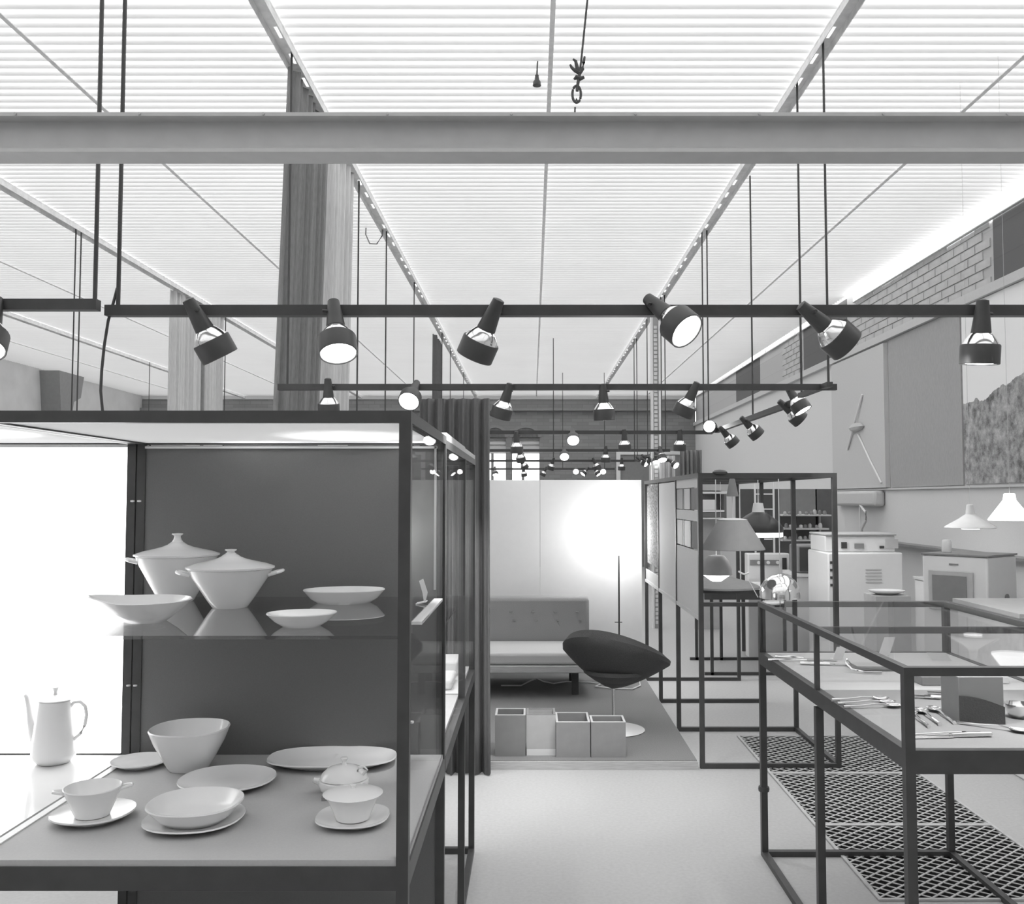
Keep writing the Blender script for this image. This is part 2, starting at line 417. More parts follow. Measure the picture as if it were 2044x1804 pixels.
track('second black light track, hung level with the tall dark curtain', (-1.26, 4.58, T2), (1.51, 4.58, T2), [(-1.215, 4.58), (1.44, 4.48), (1.44, 4.93)], brackets=[(1.425, 1.455, 4.46, 4.95, T2 - .012, T2 + .012)])
track('short black light track running lengthwise between the second and third cross tracks', (1.53, 5.25, 2.06), (1.53, 7.66, 2.06), [(1.53, 6.4)], w=.034)
track('third black light track, crossing above the white screen', (-1.3, 7.7, 2.05), (1.50, 7.7, 2.05), [(-1.233, 7.75), (1.43, 7.7), (1.475, 7.72)])
track('fourth black light track, beyond the white screen', (-1.3, 10.2, 2.03), (1.52, 10.2, 2.03), [(-1.233, 9.6), (1.43, 10.2), (1.475, 10.22)], brackets=[(-1.25, -1.22, 9.58, 10.2, 2.02, 2.04)])
track('fifth black light track, far beyond the white screen', (-1.3, 13.0, 2.03), (1.97, 13.0, 2.03), [(-1.233, 12.6), (1.44, 13.0), (1.48, 13.02), (-1.233, 13.9), (.3, 13.0)], brackets=[(-1.25, -1.22, 12.58, 13.9, 2.02, 2.04)])
track('farthest black light track, in front of the arched windows', (-1.3, 16.6, 2.03), (1.48, 16.6, 2.03), [(-1.233, 16.6), (.55, 16.6), (1.3, 16.6)])
track('lengthwise black light track behind the tall curtain', (-1.233, 6.4, 2.04), (-1.233, 7.6, 2.04), [(-1.233, 6.5)])
track('black light track in the side aisle with a pair of rods', (-6.2, 7.66, 2.04), (-3.7, 7.66, 2.04), [(-3.82, 7.66), (-3.775, 7.66)])
track('black light track far in the side aisle, behind the pale curtain', (-6.3, 11.4, 2.04), (-3.7, 11.4, 2.04), [(-3.8, 11.4), (-6.35, 15.3)], brackets=[(-6.365, -6.335, 11.4, 15.32, 2.03, 2.05)])

# spotlights: neck, chrome dome, black drum, lamp face
spot_parts = {}
spot_parts['neck'] = MB().lathe([(.008, .048), (.0165, .045), (.018, .03), (.027, -.045), (.022, -.048)], 20).mesh('neck', M_BLACK)
spot_parts['reflector'] = MB().lathe([(.02, -.043), (.028, -.047), (.033, -.053), (.041, -.064), (.047, -.074), (.049, -.080), (.04, -.082)], 24).mesh('reflector', M_CHROME)
spot_parts['drum'] = MB().lathe([(.044, -.078), (.0515, -.078), (.053, -.081), (.053, -.131), (.051, -.133), (.048, -.131), (.048, -.08), (.044, -.079)], 28).mesh('drum', M_BLACK)
spot_parts['lamp_face'] = MB().lathe([(.0475, -.127), (.0472, -.129), (.03, -.132), (.008, -.133)], 24).mesh('lamp_face', M_FACE)
spot_parts['screw'] = MB().cyl((.016, 0, .01), (.034, 0, .01), .005, n=8).mesh('screw', M_BLACK)
def spot(label, loc, aim, group=None, light=True, size=1.0, parts=('neck', 'reflector', 'drum', 'lamp_face', 'screw')):
    o = thing('track_spotlight', label, 'spotlight', loc, group=group)
    aim = Vector(aim).normalized()
    o.rotation_mode = 'QUATERNION'; o.rotation_quaternion = aim.to_track_quat('-Z', 'Y'); o.scale = (size,) * 3
    for p in parts:
        c = bpy.data.objects.new(p, spot_parts[p]); C.objects.link(c); c.parent = o
    if light:
        ld = bpy.data.lights.new('spot_light', 'SPOT'); ld.energy = SPOT_W; ld.spot_size = math.radians(75); ld.spot_blend = .6; ld.shadow_soft_size = .04
        lo = bpy.data.objects.new('spot_light', ld); C.objects.link(lo); lo.parent = o; lo.location = (0, 0, -.14)
    return o
yf = 2.6 - .036
def s1(px, py, aim, label, y=yf): spot(label, at(px, py, y), aim)
s1(392, 628, (.42, .30, -.85), 'black spotlight on the front track, aimed away and down beside the tall curtain')
s1(668, 628, (.17, -.40, -.9), 'glowing black spotlight on the front track, hanging before the tall curtain')
s1(983, 628, (-.40, .30, -.85), 'black spotlight on the front track, turned aside, chrome dome showing above the curtain screen')
s1(1312, 612, (.52, -.55, -.62), 'glowing black spotlight on the front track, tilted up towards the viewer')
s1(1622, 630, (.78, .15, -.62), 'black spotlight on the front track, turned hard towards the brick wall')
s1(1960, 632, (-.03, .1, -1), 'black spotlight on the front track pointing straight down before the tree mural')
s1(-12, 622, (.12, -.5, -.85), 'glowing spotlight on the short track beside the hanging cable', 2.52 - .036)
y2 = 4.58 - .036
def s2(px, py, aim, label, y=y2, light=True): spot(label, at(px, py, y), aim, light=light)
s2(655, 774, (0, .2, -1), 'black spotlight on the second track pointing straight down behind the display case top')
s2(828, 773, (-.12, -.75, -.6), 'glowing spotlight on the second track facing out over the display case')
s2(1013, 783, (-.28, .2, -.9), 'black spotlight on the second track, tipped over the end of the short dark curtain')
s2(1204, 785, (.05, .08, -1), 'black spotlight on the second track pointing straight down over the sofa')
s2(1384, 780, (-.38, .25, -.85), 'black spotlight on the second track, leaning with its chrome dome showing near the track end')
s2(1578, 782, (.45, -.28, -.85), 'black spotlight with a half-lit face at the front end of the lengthwise track', 5.2)
s2(1566, 810, (.72, .05, -.62), 'black spotlight tucked under its neighbour at the front end of the lengthwise track', 5.5, False)
s2(1488, 842, (.66, .1, -.68), 'black spotlight on the middle of the lengthwise track', 6.35, False)
s2(1444, 861, (.62, .1, -.72), 'black spotlight on the rear of the lengthwise track', 7.1)
spot('dark spotlight turned up at the corner where two tracks meet', (1.50, 7.62, 2.07), (-.45, -.85, .12), light=False)
y3 = 7.7 - .036
for px, py, aim, lab in ((1031, 872, (.03, .1, -1), 'small black spotlight on the third track in front of the arched window'),
                         (1143, 862, (0, -.8, -.6), 'small glowing spotlight on the third track facing outwards'),
                         (1246, 868, (.05, .1, -1), 'small black spotlight on the third track above the white door frame'),
                         (1357, 868, (0, .1, -1), 'small black spotlight on the third track next to the far curtain')):
    spot(lab, at(px, py, y3), aim, light=px > 1300)
y4 = 10.2 - .036
for px, py, aim, lab in ((1036, 903, (.2, .3, -.9), 'tiny black spotlight on the fourth track before the arched window'),
                         (1126, 898, (0, -.8, -.6), 'tiny glowing spotlight on the fourth track facing outwards'),
                         (1209, 901, (0, .1, -1), 'tiny black spotlight on the fourth track hanging straight down'),
                         (1318, 901, (.1, -.5, -.85), 'tiny spotlight with a lit underside at the end of the fourth track')):
    p = at(px, py, y4); spot(lab, (p.x, y4, 2.03), aim, light=False)
track('short lengthwise light track between the fourth and fifth cross tracks', (1.45, 10.22, 2.03), (1.45, 12.98, 2.03), [(1.45, 11.6)])
def far(px, Y, aim, lab, g): spot(lab, (px_x(px, Y), Y, 2.028), aim, group=g, light=False)
for Y, aim in ((12.3, (.7, -.45, -.5)), (11.7, (.7, -.45, -.5)), (10.9, (.2, -.5, -.8))):
    spot('tiny spotlight in the cluster on the short lengthwise track far off', (1.42, Y, 2.028), aim, group='spotlights on the far lengthwise track', light=False)
for px, aim in ((1040, (.5, .2, -.8)), (1104, (-.3, .2, -.9)), (1186, (.4, 0, -.8)), (1241, (0, .1, -1))):
    far(px, 12.96, aim, 'tiny dark spotlight on the fifth track beyond the white screen', 'dark spotlights on the fifth track')
far(1338, 12.96, (.5, -.6, -.5), 'tiny spotlight with a lit face by the end of the fifth track', None)
for px in (1149, 1203): far(px, 16.56, (0, -.9, -.4), 'tiny glowing spotlight on the farthest track', 'glowing spotlights on the farthest track')
for px, aim in ((988, (.1, -.5, -.8)), (1045, (.1, .2, -.9)), (1089, (-.4, .2, -.8)), (1172, (-.6, -.3, -.7)), (1187, (.5, -.3, -.7))):
    far(px, 16.56, aim, 'tiny dark spotlight on the farthest track', 'dark spotlights on the farthest track')
# loose cables
solo(MB().tube([at(p[0], p[1], 2.6) for p in ((234, 575), (228, 598), (216, 640), (208, 690), (203, 740), (201, 780), (204, 812), (208, 850))], .0042, 8), 'hanging_cable', M_BLACK,
     'thin black cable drooping from the end of the front light track', 'cable', at(208, 820, 2.6))
solo(MB().tube([at(766, 434, 7.7)] + [at(763, 470, 7.7), at(752, 487, 7.7), at(738, 486, 7.7), at(730, 468, 7.7), at(731, 445, 7.7), at(737, 434, 7.7)], .006, 6), 'cable_loop', M_GREYM, 'loop of slack cable at the top of a hanger rod', 'cable', at(745, 460, 7.7))

# ------------------------------------------------------------------ curtains
def curtain(name, label, m, pts, z0, z1, n, amp, folds, flare=0.0, cat='curtain', seed=1, lean=0.0):
    rnd = random.Random(seed); L = len(pts) - 1
    mb = MB(); rows = 9; ph = [rnd.uniform(-.5, .5) for _ in range(60)]
    base = []
    for i in range(n + 1):
        t = i / n * L; k = min(int(t), L - 1); f = t - k
        base.append(Vector(pts[k]).lerp(Vector(pts[k + 1]), f))
    d = (Vector(pts[-1]) - Vector(pts[0])).normalized(); nr = Vector((-d.y, d.x))
    ctr = (Vector(pts[0]) + Vector(pts[-1])) / 2
    vs = []
    for r in range(rows + 1):
        q = r / rows; z = z1 + (z0 - z1) * q
        for i, p in enumerate(base):
            a = i / n * folds * 2 * PI + ph[int(i / n * folds) % 60] * .8
            off = amp * (math.sin(a) + .35 * math.sin(2.3 * a + 1)) * (.8 + .35 * q)
            pp = p + nr * off + (p - ctr) * flare * q * q
            vs.append((pp.x + lean * q, pp.y, z))
    w = n + 1
    mb.add(vs, [(r * w + i, r * w + i + 1, (r + 1) * w + i + 1, (r + 1) * w + i) for r in range(rows) for i in range(n)])
    o = solo(mb, name, m, label, cat, (ctr.x, ctr.y, z0))
    s = o.modifiers.new('thick', 'SOLIDIFY'); s.thickness = .004
    return o
curtain('curtain', 'tall mid-grey curtain hanging from the ceiling batten behind the display case', M_CURT2, [(-1.235, 4.66), (-1.25, 5.52)], .02, CEIL - .08, 150, .03, 9, .02, seed=3, lean=-.10)
curtain('curtain', 'tall pale sheer curtain drawn beside the tall mid-grey one', M_SHEER, [(-1.25, 5.56), (-1.245, 6.28)], .02, CEIL - .08, 110, .03, 5, .0, seed=5, lean=-.06)
curtain('curtain', 'short dark curtain screen standing at the corner of the carpeted platform', M_CURT, [(-.62, 5.13), (-.235, 5.12)], .005, at(900, 797, 5.16).z, 110, .022, 6, .05, seed=8)
curtain('curtain', 'narrow dark curtain far along the ceiling batten', M_CURT, [(-1.32, 12.4), (-1.32, 13.3)], .02, CEIL - .08, 60, .03, 6, seed=9)
curtain('curtain', 'pale curtain beside a dark strip in the side aisle', M_SHEER, [(-3.83, 9.75), (-3.8, 10.5)], .02, CEIL - .08, 80, .03, 7, seed=11)
curtain('curtain', 'dark strip of curtain between two pale ones in the side aisle', M_CURT2, [(-3.82, 10.5), (-3.8, 10.68)], .02, CEIL - .08, 20, .012, 2, seed=12)
curtain('curtain', 'second pale curtain beyond the dark strip in the side aisle', M_SHEER, [(-3.83, 10.68), (-3.8, 11.3)], .02, CEIL - .08, 60, .03, 5, seed=13)
curtain('curtain', 'grey curtain at the far end of the panelled wall', M_CURT2, [(2.75, 17.2), (3.15, 17.2)], .02, 2.4, 50, .04, 5, seed=14)
curtain('curtain', 'pale curtain beside the slotted column near the far end', M_SHEER, [(2.05, 16.2), (2.5, 16.2)], .02, 2.25, 50, .04, 5, seed=15)
# slotted pale column
col = thing('slotted_column', 'tall pale perforated steel column reaching the ceiling', 'column', (1.453, 10.85, 0))
for sx in (-1, 1):
    MB().box(sx * .045 - .012, sx * .045 + .012, -.04, .04, 0, CEIL - RIB - .05).build('upright', M_ENAMEL, col)
MB().box(-.033, .033, .0, .03, 0, CEIL - RIB - .05).build('core', M_LGREY, col)
mb = MB()
for i in range(70): mb.box(-.02, .02, -.012, .0, .05 + i * .05, .085 + i * .05)
o = mb.build('slot_plates', M_ENAMEL, col)

# ------------------------------------------------------------------ display cases in a row
T = .024
def bar(root, name, x0, x1, y0, y1, z0, z1, m=M_BLACK): return MB().box(x0, x1, y0, y1, z0, z1).build(name, m, root, world=True)
def pane(root, x0, x1, y0, y1, z0, z1, m=None): return MB().box(x0, x1, y0, y1, z0, z1).build('glass_pane', m or M_GLASS, root, world=True)
CX0, CX1, CY0, CY1, CZT = -1.122, -.245, 1.87, 2.655, 1.678
FZ = .785; SZ = 1.224
def case_frame(root, x0, x1, y0, y1, zt, zf, posts=True, floor_rail=False, low=.046):
    if posts:
        for x in (x0, x1 - T):
            for y in (y0, y1 - T): bar(root, 'post', x, x + T, y, y + T, 0, zt)
    for y in (y0, y1 - T):
        bar(root, 'rail', x0 + T, x1 - T, y, y + T, zt - T, zt); bar(root, 'rail', x0 + T, x1 - T, y, y + T, zf - .012 - low, zf - .012)
    for x in (x0, x1 - T):
        bar(root, 'rail', x, x + T, y0 + T, y1 - T, zt - T, zt); bar(root, 'rail', x, x + T, y0 + T, y1 - T, zf - .012 - low, zf - .012)
    if floor_rail:
        for y in (y0, y1 - T): bar(root, 'floor_rail', x0 + T, x1 - T, y, y + T, 0, T)
        for x in (x0, x1 - T): bar(root, 'floor_rail', x, x + T, y0 + T, y1 - T, 0, T)
caseA = thing('display_case', 'black steel display case with a charcoal back panel, holding white porcelain', 'display case', ((CX0 + CX1) / 2, (CY0 + CY1) / 2, 0))
case_frame(caseA, CX0, CX1, CY0, CY1, CZT, FZ)
bar(caseA, 'back_panel', CX0 + T, CX1 - T, CY1 - T + .004, CY1 - .006, .02, CZT - T - .004, M_DARKP)
bar(caseA, 'floor_panel', CX0 + .004, CX1 - .004, CY0 + .004, CY1 - T, FZ - .012, FZ, M_SHELFG)
bar(caseA, 'top_panel', CX0 + .005, CX1 - .005, CY0 + T, CY1 - T, CZT - T + .004, CZT - T + .006, M_OPALTOP)
bar(caseA, 'edge_strip', CX0 + T, CX1 - T, CY1 - T - .006, CY1 - T, CZT - T - .012, CZT - T - .006, M_WHITE)
bar(caseA, 'edge_strip', CX1 - T - .008, CX1 - T - .002, CY1 - T - .006, CY1 - T, SZ + .02, CZT - T - .004, M_LGREY)
bar(caseA, 'shelf', CX0 + .03, CX1 - T - .002, CY0 + .012, CY1 - T - .004, SZ - .007, SZ, M_SHELFGL)
bar(caseA, 'shelf_support', CX1 - T - .006, CX1 - .004, CY0 + T + .22, CY1 - T - .03, SZ - .009, SZ - .002, M_WHITE)
pane(caseA, CX1 - .008, CX1 - .004, CY0 + T, CY1 - T, FZ, CZT - T, M_SIDEGL)
for z in (at(275, 1000, CY1).z, at(265, 1364, CY1).z):
    for dx in (-.009, .010):
        MB().lathe([(.0001, -.003), (.0055, -.002), (.0055, .002), (.0001, .003)], 12, (CX0 + dx, CY1 - T - .004, z)).build('shelf_peg', M_WHITE, caseA, world=True)
MB().lathe([(.0001, -.003), (.004, -.002), (.004, .002), (.0001, .003)], 12, at(822, 1441, CY0 + .03)).build('shelf_peg', M_WHITE, caseA, world=True)

caseL = thing('display_case', 'black steel display case with a glowing white back panel, holding the coffee pot', 'display case', (-1.57, (CY0 + CY1) / 2, 0))
LX0, LX1 = -2.02, CX0 - .004
case_frame(caseL, LX0, LX1, CY0, CY1, CZT, FZ)
bar(caseL, 'backlit_panel', LX0 + T, LX1 - T + .004, CY1 - T + .006, CY1 - .004, FZ + .0, CZT - T - .008, M_LBOX)
bar(caseL, 'floor_panel', LX0 + .004, LX1 - .004, CY0 + .004, CY1 - T, FZ - .012, FZ, mat('glossy_white_board', .86, .12, var=.01))
bar(caseL, 'top_panel', LX0 + .005, LX1 - .005, CY0 + T, CY1 - T, CZT - T + .004, CZT - T + .006, M_OPALTOP)
bar(caseL, 'shelf', LX0 + .03, LX1 - .03, CY0 + .012, CY0 + .5, SZ - .007, SZ, M_SHELFGL)
bar(caseL, 'floor_edge', LX0 + T, LX1 - T, CY1 - T - .004, CY1 - T + .004, FZ + .0005, FZ + .004, M_BLACK)
bar(caseL, 'floor_rail', LX0 + T, LX1 - T, CY0, CY0 + T, 0, T); bar(caseL, 'floor_rail', LX0 + .35, LX0 + .35 + T, CY0 + T, CY1 - T, .25, .25 + T)
bar(caseA, 'floor_edge', CX0 + .004, CX0 + .022, CY0 + T, CY1 - T, FZ, FZ + .003, M_WHITE)

caseB = thing('display_case', 'black steel display case next to the curtain, with white cloths laid inside', 'display case', (-.68, 3.35, 0))
B0, B1, B2 = CY1 + .01, 3.42, 4.02
for y in (B1, B2 - T):
    for x in (CX0, CX1 - T): bar(caseB, 'post', x, x + T, y, y + T, 0, CZT - .01)
for x in (CX0, CX1 - T):
    bar(caseB, 'rail', x, x + T, B0, B1, CZT - .034, CZT - .01); bar(caseB, 'rail', x, x + T, B1 + T, B2 - T, CZT - .034, CZT - .01)
    bar(caseB, 'rail', x, x + T, B0, B1, FZ - .058, FZ - .012); bar(caseB, 'rail', x, x + T, B1 + T, B2 - T, FZ - .058, FZ - .012)
    bar(caseB, 'floor_rail', x, x + T, B1 + T, B2 - T, 0, T)
for y in (B1, B2 - T):
    bar(caseB, 'rail', CX0 + T, CX1 - T, y, y + T, CZT - .034, CZT - .01); bar(caseB, 'rail', CX0 + T, CX1 - T, y, y + T, FZ - .058, FZ - .012)
bar(caseB, 'floor_rail', CX0 + T, CX1 - T, B2 - T, B2, 0, T)
bar(caseB, 'floor_panel', CX0 + T, CX1 - T, B0, B1, FZ - .012, FZ, M_LIGHTW); bar(caseB, 'floor_panel', CX0 + T, CX1 - T, B1 + T, B2 - T, FZ - .012, FZ, M_WHITE)
bar(caseB, 'top_edge', CX1 - .02, CX1 - .002, B0, B1, CZT - .01, CZT + .012, M_LGREY); bar(caseB, 'top_edge', CX1 - .02, CX1 - .002, B1, B2, CZT - .01, CZT + .008, M_LGREY)
pane(caseB, CX1 - .008, CX1 - .004, B0, B1, FZ, CZT - .034, M_SIDEGL); pane(caseB, CX1 - .008, CX1 - .004, B1 + T, B2 - T, FZ, CZT - .034, M_SIDEGL)
bar(caseB, 'shelf', CX0 + .05, CX1 - .03, B0 + .1, B1 - .05, 1.10, 1.106, M_SHELFGL)
for k, (y0, y1, h, lab) in enumerate(((3.50, 3.72, .035, 'front'), (3.76, 3.96, .06, 'rear'))):
    solo(MB().box(-.62, -.30, y0, y1, FZ, FZ + h), 'folded_cloth', M_WHITE, 'white folded cloth in the case by the curtain, %s' % ('the flatter one' if k == 0 else 'the thicker one'), 'cloth', (-.46, (y0 + y1) / 2, FZ), bevel=.01)
solo(MB().lathe([(.02, 0), (.03, .002), (.036, .05), (.036, .08), (.033, .08), (.03, .05), (.02, .006)], 20, (-.30, 3.05, 1.107)), 'glass_beaker', M_GLASS, 'small glass beaker on the shelf of the case by the curtain', 'glass', (-.30, 3.05, 1.107))

# ------------------------------------------------------------------ porcelain
def ceramic(name, label, cat, loc, prof, m=M_PORC, sx=1, sy=1, rotz=0, group=None, n=48, shape=None):
    o = MB().lathe(prof, n, (0, 0, 0), sx, sy, shape).build(name, m); o.location = loc; o.rotation_euler = (0, 0, rotz)
    return tag(o, label, cat, group)
def squircle(e, sx=1, sy=1):
    def f(t, r, z):
        c, s = math.cos(t), math.sin(t); k = (abs(c) ** e + abs(s) ** e) ** (-1 / e)
        return r * k * c * sx, r * k * s * sy, z
    return f
def plate_prof(R, h=.018, foot=.55, well=.66):
    return [(.0, .003), (R * foot, .003), (R * foot, 0), (R * (foot + .05), 0), (R * (foot + .07), .004), (R * .8, h * .45), (R * .985, h * .92), (R, h), (R * .99, h + .003), (R * .96, h + .001), (R * well, .008), (R * .3, .007), (0, .007)]
def tureen(label, loc, rr, hb, hk, rotz=0):
    t = thing('lidded_tureen', label, 'tureen', loc, rotz)
    rb = rr * .42
    MB().lathe([(0, .003), (rb * .9, .003), (rb * .92, 0), (rb, .002), (rb * 1.28, hb * .2), (rr * .72, hb * .5), (rr * .89, hb * .78), (rr * .985, hb * .985), (rr * .97, hb), (rr * .94, hb * .97), (rr * .6, hb * .4), (0, .02)], 48).build('body', M_PORC, t)
    lid = MB().lathe([(rr * .9, hb - .004), (rr * 1.035, hb + .001), (rr * 1.04, hb + .005), (rr * .85, hb + .012), (rr * .6, hb + .018), (rr * .38, hb + .024), (rr * .24, hb + .030), (rr * .15, hb + .037)], 48).build('lid', M_PORC, t)
    hz = hb + .037
    MB().lathe([(rr * .15, hz - .001), (rr * .10, hz + (hk - hz) * .3), (rr * .08, hz + (hk - hz) * .6), (rr * .085, hk - .006), (rr * .14, hk - .002), (rr * .135, hk), (rr * .03, hk + .001)], 24).build('knob', M_PORC, lid)
    for s in (-1, 1):
        MB().tube([(s * rr * .9, -.025, hb - .016), (s * (rr + .010), -.026, hb - .010), (s * (rr + .022), -.014, hb - .007), (s * (rr + .025), 0, hb - .006), (s * (rr + .022), .014, hb - .007), (s * (rr + .010), .026, hb - .010), (s * rr * .9, .025, hb - .016)], .0042, 8).build('handle', M_PORC, t)
    return t
p = onz(352, 1200, SZ); tureen('taller white lidded tureen against the charcoal panel on the glass shelf', (p.x, p.y, SZ), .106, .122, .182, .25)
p = onz(459, 1212, SZ); tureen('lower white lidded tureen standing in front of the taller one on the glass shelf', (p.x, p.y, SZ), .105, .098, .147, .2)
def boat(t, r, z):      # leaf-shaped bowl, pointed at -x
    c, s = math.cos(t), math.sin(t)
    x = r * c; y = r * s * 1.08
    if c < 0: x *= 1 + .35 * abs(c) ** 4 * (r / .1); y *= 1 - .25 * abs(c) ** 3; z += .010 * abs(c) ** 3 * min(1, z / .045)
    return x, y, z
p = onz(292, 1240, SZ)
ceramic('leaf_bowl', 'white leaf-shaped porcelain bowl with a pointed end on the glass shelf', 'bowl', (p.x, p.y, SZ), [(0, .004), (.036, .004), (.037, 0), (.042, 0), (.066, .018), (.088, .038), (.096, .048), (.0945, .050), (.09, .046), (.06, .02), (0, .010)], shape=boat, rotz=.12)
p = onz(690, 1201, SZ)
ceramic('oval_dish', 'larger oval white dish at the back of the glass shelf', 'dish', (p.x, p.y - .02, SZ), [(0, .003), (.06, .003), (.061, 0), (.066, 0), (.085, .012), (.104, .034), (.1035, .036), (.098, .033), (.06, .012), (0, .010)], sx=1.03, sy=.8, rotz=.2)
p = onz(600, 1251, SZ)
ceramic('oval_dish', 'smaller oval white dish near the front of the glass shelf', 'dish', (p.x, p.y + .01, SZ), [(0, .003), (.034, .003), (.035, 0), (.039, 0), (.058, .012), (.075, .028), (.0745, .030), (.07, .027), (.04, .011), (0, .009)], sx=1.0, sy=.85, rotz=.3)
# price card on the shelf
pc = thing('price_card', 'small bent white card standing at the end of the glass shelf', 'card', (-.30, 2.45, SZ))
MB().prism([(-.004, .002), (.022, .008), (.024, .006), (-.002, 0)], -.02, .02).build('foot', M_CARD, pc)
MB().prism([(.020, .004), (.026, .03), (.014, .066), (.003, .06), (.012, .03), (.016, .006)], -.001, .001).build('card', M_CARD, pc)
# lower deck
p = Vector((px_x(388, 2.5), 2.5, FZ))
ceramic('salad_bowl', 'deep white salad bowl on the grey floor of the case', 'bowl', (p.x, p.y, FZ), [(0, .004), (.044, .004), (.045, 0), (.050, .001), (.066, .03), (.088, .072), (.101, .106), (.099, .109), (.096, .106), (.082, .07), (.058, .025), (0, .012)], shape=squircle(2.3))
p = onz(279, 1528, FZ)
ceramic('side_plate', 'small white side plate beside the deep salad bowl', 'plate', (p.x, p.y, FZ), plate_prof(.074, .014))
p = onz(454, 1566, FZ)
ceramic('dinner_plate', 'white dinner plate lying in the middle of the case floor', 'plate', (p.x, p.y, FZ), plate_prof(.118, .016), shape=squircle(2.2, 1, .95))
p = onz(668, 1519, FZ)
ceramic('oval_platter', 'long white oval platter against the charcoal back panel', 'platter', (p.x, p.y - .03, FZ), plate_prof(.172, .02, well=.8), shape=squircle(2.7, 1, .58), n=64, rotz=.03)
p = onz(186, 1634, FZ)
ceramic('saucer', 'white saucer under the two-handled bouillon cup', 'saucer', (p.x, p.y, FZ), plate_prof(.088, .016), shape=squircle(2.2))
cup = thing('bouillon_cup', 'white two-handled bouillon cup standing on its saucer', 'cup', (p.x - .002, p.y, FZ + .008), .35)
MB().lathe([(0, .003), (.031, .003), (.032, 0), (.036, .001), (.045, .022), (.056, .048), (.0615, .062), (.060, .064), (.058, .061), (.043, .026), (.033, .009), (0, .008)], 44).build('body', M_PORC, cup)
for s in (-1, 1):
    MB().tube([(s * .056, -.010, .055), (s * .070, -.009, .058), (s * .080, -.004, .059), (s * .081, .004, .059), (s * .070, .009, .058), (s * .056, .010, .055)], .0036, 8).build('handle', M_PORC, cup)
p = onz(388, 1643, FZ)
ceramic('dinner_plate', 'white plate underneath the deep soup plate', 'plate', (p.x, p.y, FZ), plate_prof(.106, .014), shape=squircle(2.3))
ceramic('soup_plate', 'deep white soup plate stacked on another plate', 'plate', (p.x + .002, p.y, FZ + .0085), [(0, .003), (.055, .003), (.056, 0), (.062, 0), (.080, .014), (.096, .032), (.101, .038), (.100, .041), (.096, .040), (.075, .018), (.05, .010), (0, .010)], shape=squircle(2.3))
p = onz(704, 1641, FZ)
ceramic('saucer', 'white saucer under the lidded sauce bowl', 'saucer', (p.x, p.y, FZ), plate_prof(.080, .014), shape=squircle(2.5))
sb = thing('sauce_bowl', 'white flared sauce bowl with a flat cover and side notch, on a saucer', 'sauce bowl', (p.x, p.y, FZ + .008), .2)
MB().lathe([(0, .002), (.031, .002), (.033, 0), (.037, .002), (.044, .02), (.055, .044), (.059, .052), (.055, .053), (0, .053)], 40).build('body', M_PORC, sb)
lid = MB().lathe([(.05, .0525), (.064, .053), (.066, .056), (.05, .062), (.02, .066), (0, .067)], 40).build('cover', M_PORC, sb)
MB().lathe([(.006, .064), (.005, .07), (.007, .074), (.001, .075)], 16).build('knob', M_PORC, lid)
MB().box(-.068, -.052, -.010, .004, .045, .052).build('notch', M_GREYM, sb)
p = onz(683, 1590, FZ)
sg = thing('sugar_bowl', 'squat white lidded sugar bowl with a curled handle behind the sauce bowl', 'sugar bowl', (p.x, p.y + .02, FZ), -.3)
MB().lathe([(0, .002), (.035, .002), (.036, 0), (.04, .002), (.056, .014), (.061, .028), (.060, .036), (.05, .04), (0, .04)], 36).build('body', M_PORC, sg)
lid = MB().lathe([(.052, .038), (.057, .040), (.053, .05), (.04, .062), (.02, .069), (0, .071)], 36).build('lid', M_PORC, sg)
MB().lathe([(.007, .069), (.004, .078), (.009, .086), (.008, .088), (.001, .089)], 16).build('knob', M_PORC, lid)
MB().tube([(.05, 0, .05), (.062, -.002, .064), (.058, -.008, .073), (.046, -.01, .070), (.040, -.008, .060), (.046, -.005, .053)], .0035, 8).build('handle', M_PORC, sg)
MB().tube([(-.05, 0, .018), (-.066, -.004, .026), (-.078, -.01, .03)], [.012, .009, .006], 10).build('spout', M_PORC, sg)
# coffee pot in the backlit case
p = onz(122, 1512, FZ); p.y = 2.555; p.x = px_x(122, 2.555)
cp = thing('coffee_pot', 'tall white porcelain coffee pot with slender spout against the glowing panel', 'coffee pot', (p.x, p.y, FZ))
MB().lathe([(0, .003), (.036, .003), (.037, 0), (.041, .001), (.0545, .016), (.0575, .026), (.056, .05), (.051, .1), (.0455, .15), (.0425, .166), (.038, .168)], 44).build('body', M_PORC, cp)
lid = MB().lathe([(.036, .166), (.0435, .1675), (.043, .170), (.03, .176), (.012, .181), (0, .182)], 40).build('lid', M_PORC, cp)
MB().lathe([(.006, .18), (.0045, .190), (.009, .200), (.009, .202), (.001, .2025)], 16).build('knob', M_PORC, lid)
MB().tube([(-.050, 0, .062), (-.060, 0, .085), (-.066, 0, .115), (-.071, 0, .15), (-.078, 0, .176), (-.083, 0, .181)], [.016, .012, .0095, .008, .0065, .005], 12).build('spout', M_PORC, cp)
MB().tube([(.040, 0, .148), (.052, 0, .162), (.068, 0, .163), (.082, 0, .150), (.086, 0, .128), (.082, 0, .1), (.071, 0, .078), (.053, 0, .062)], .0046, 10).build('handle', M_PORC, cp)

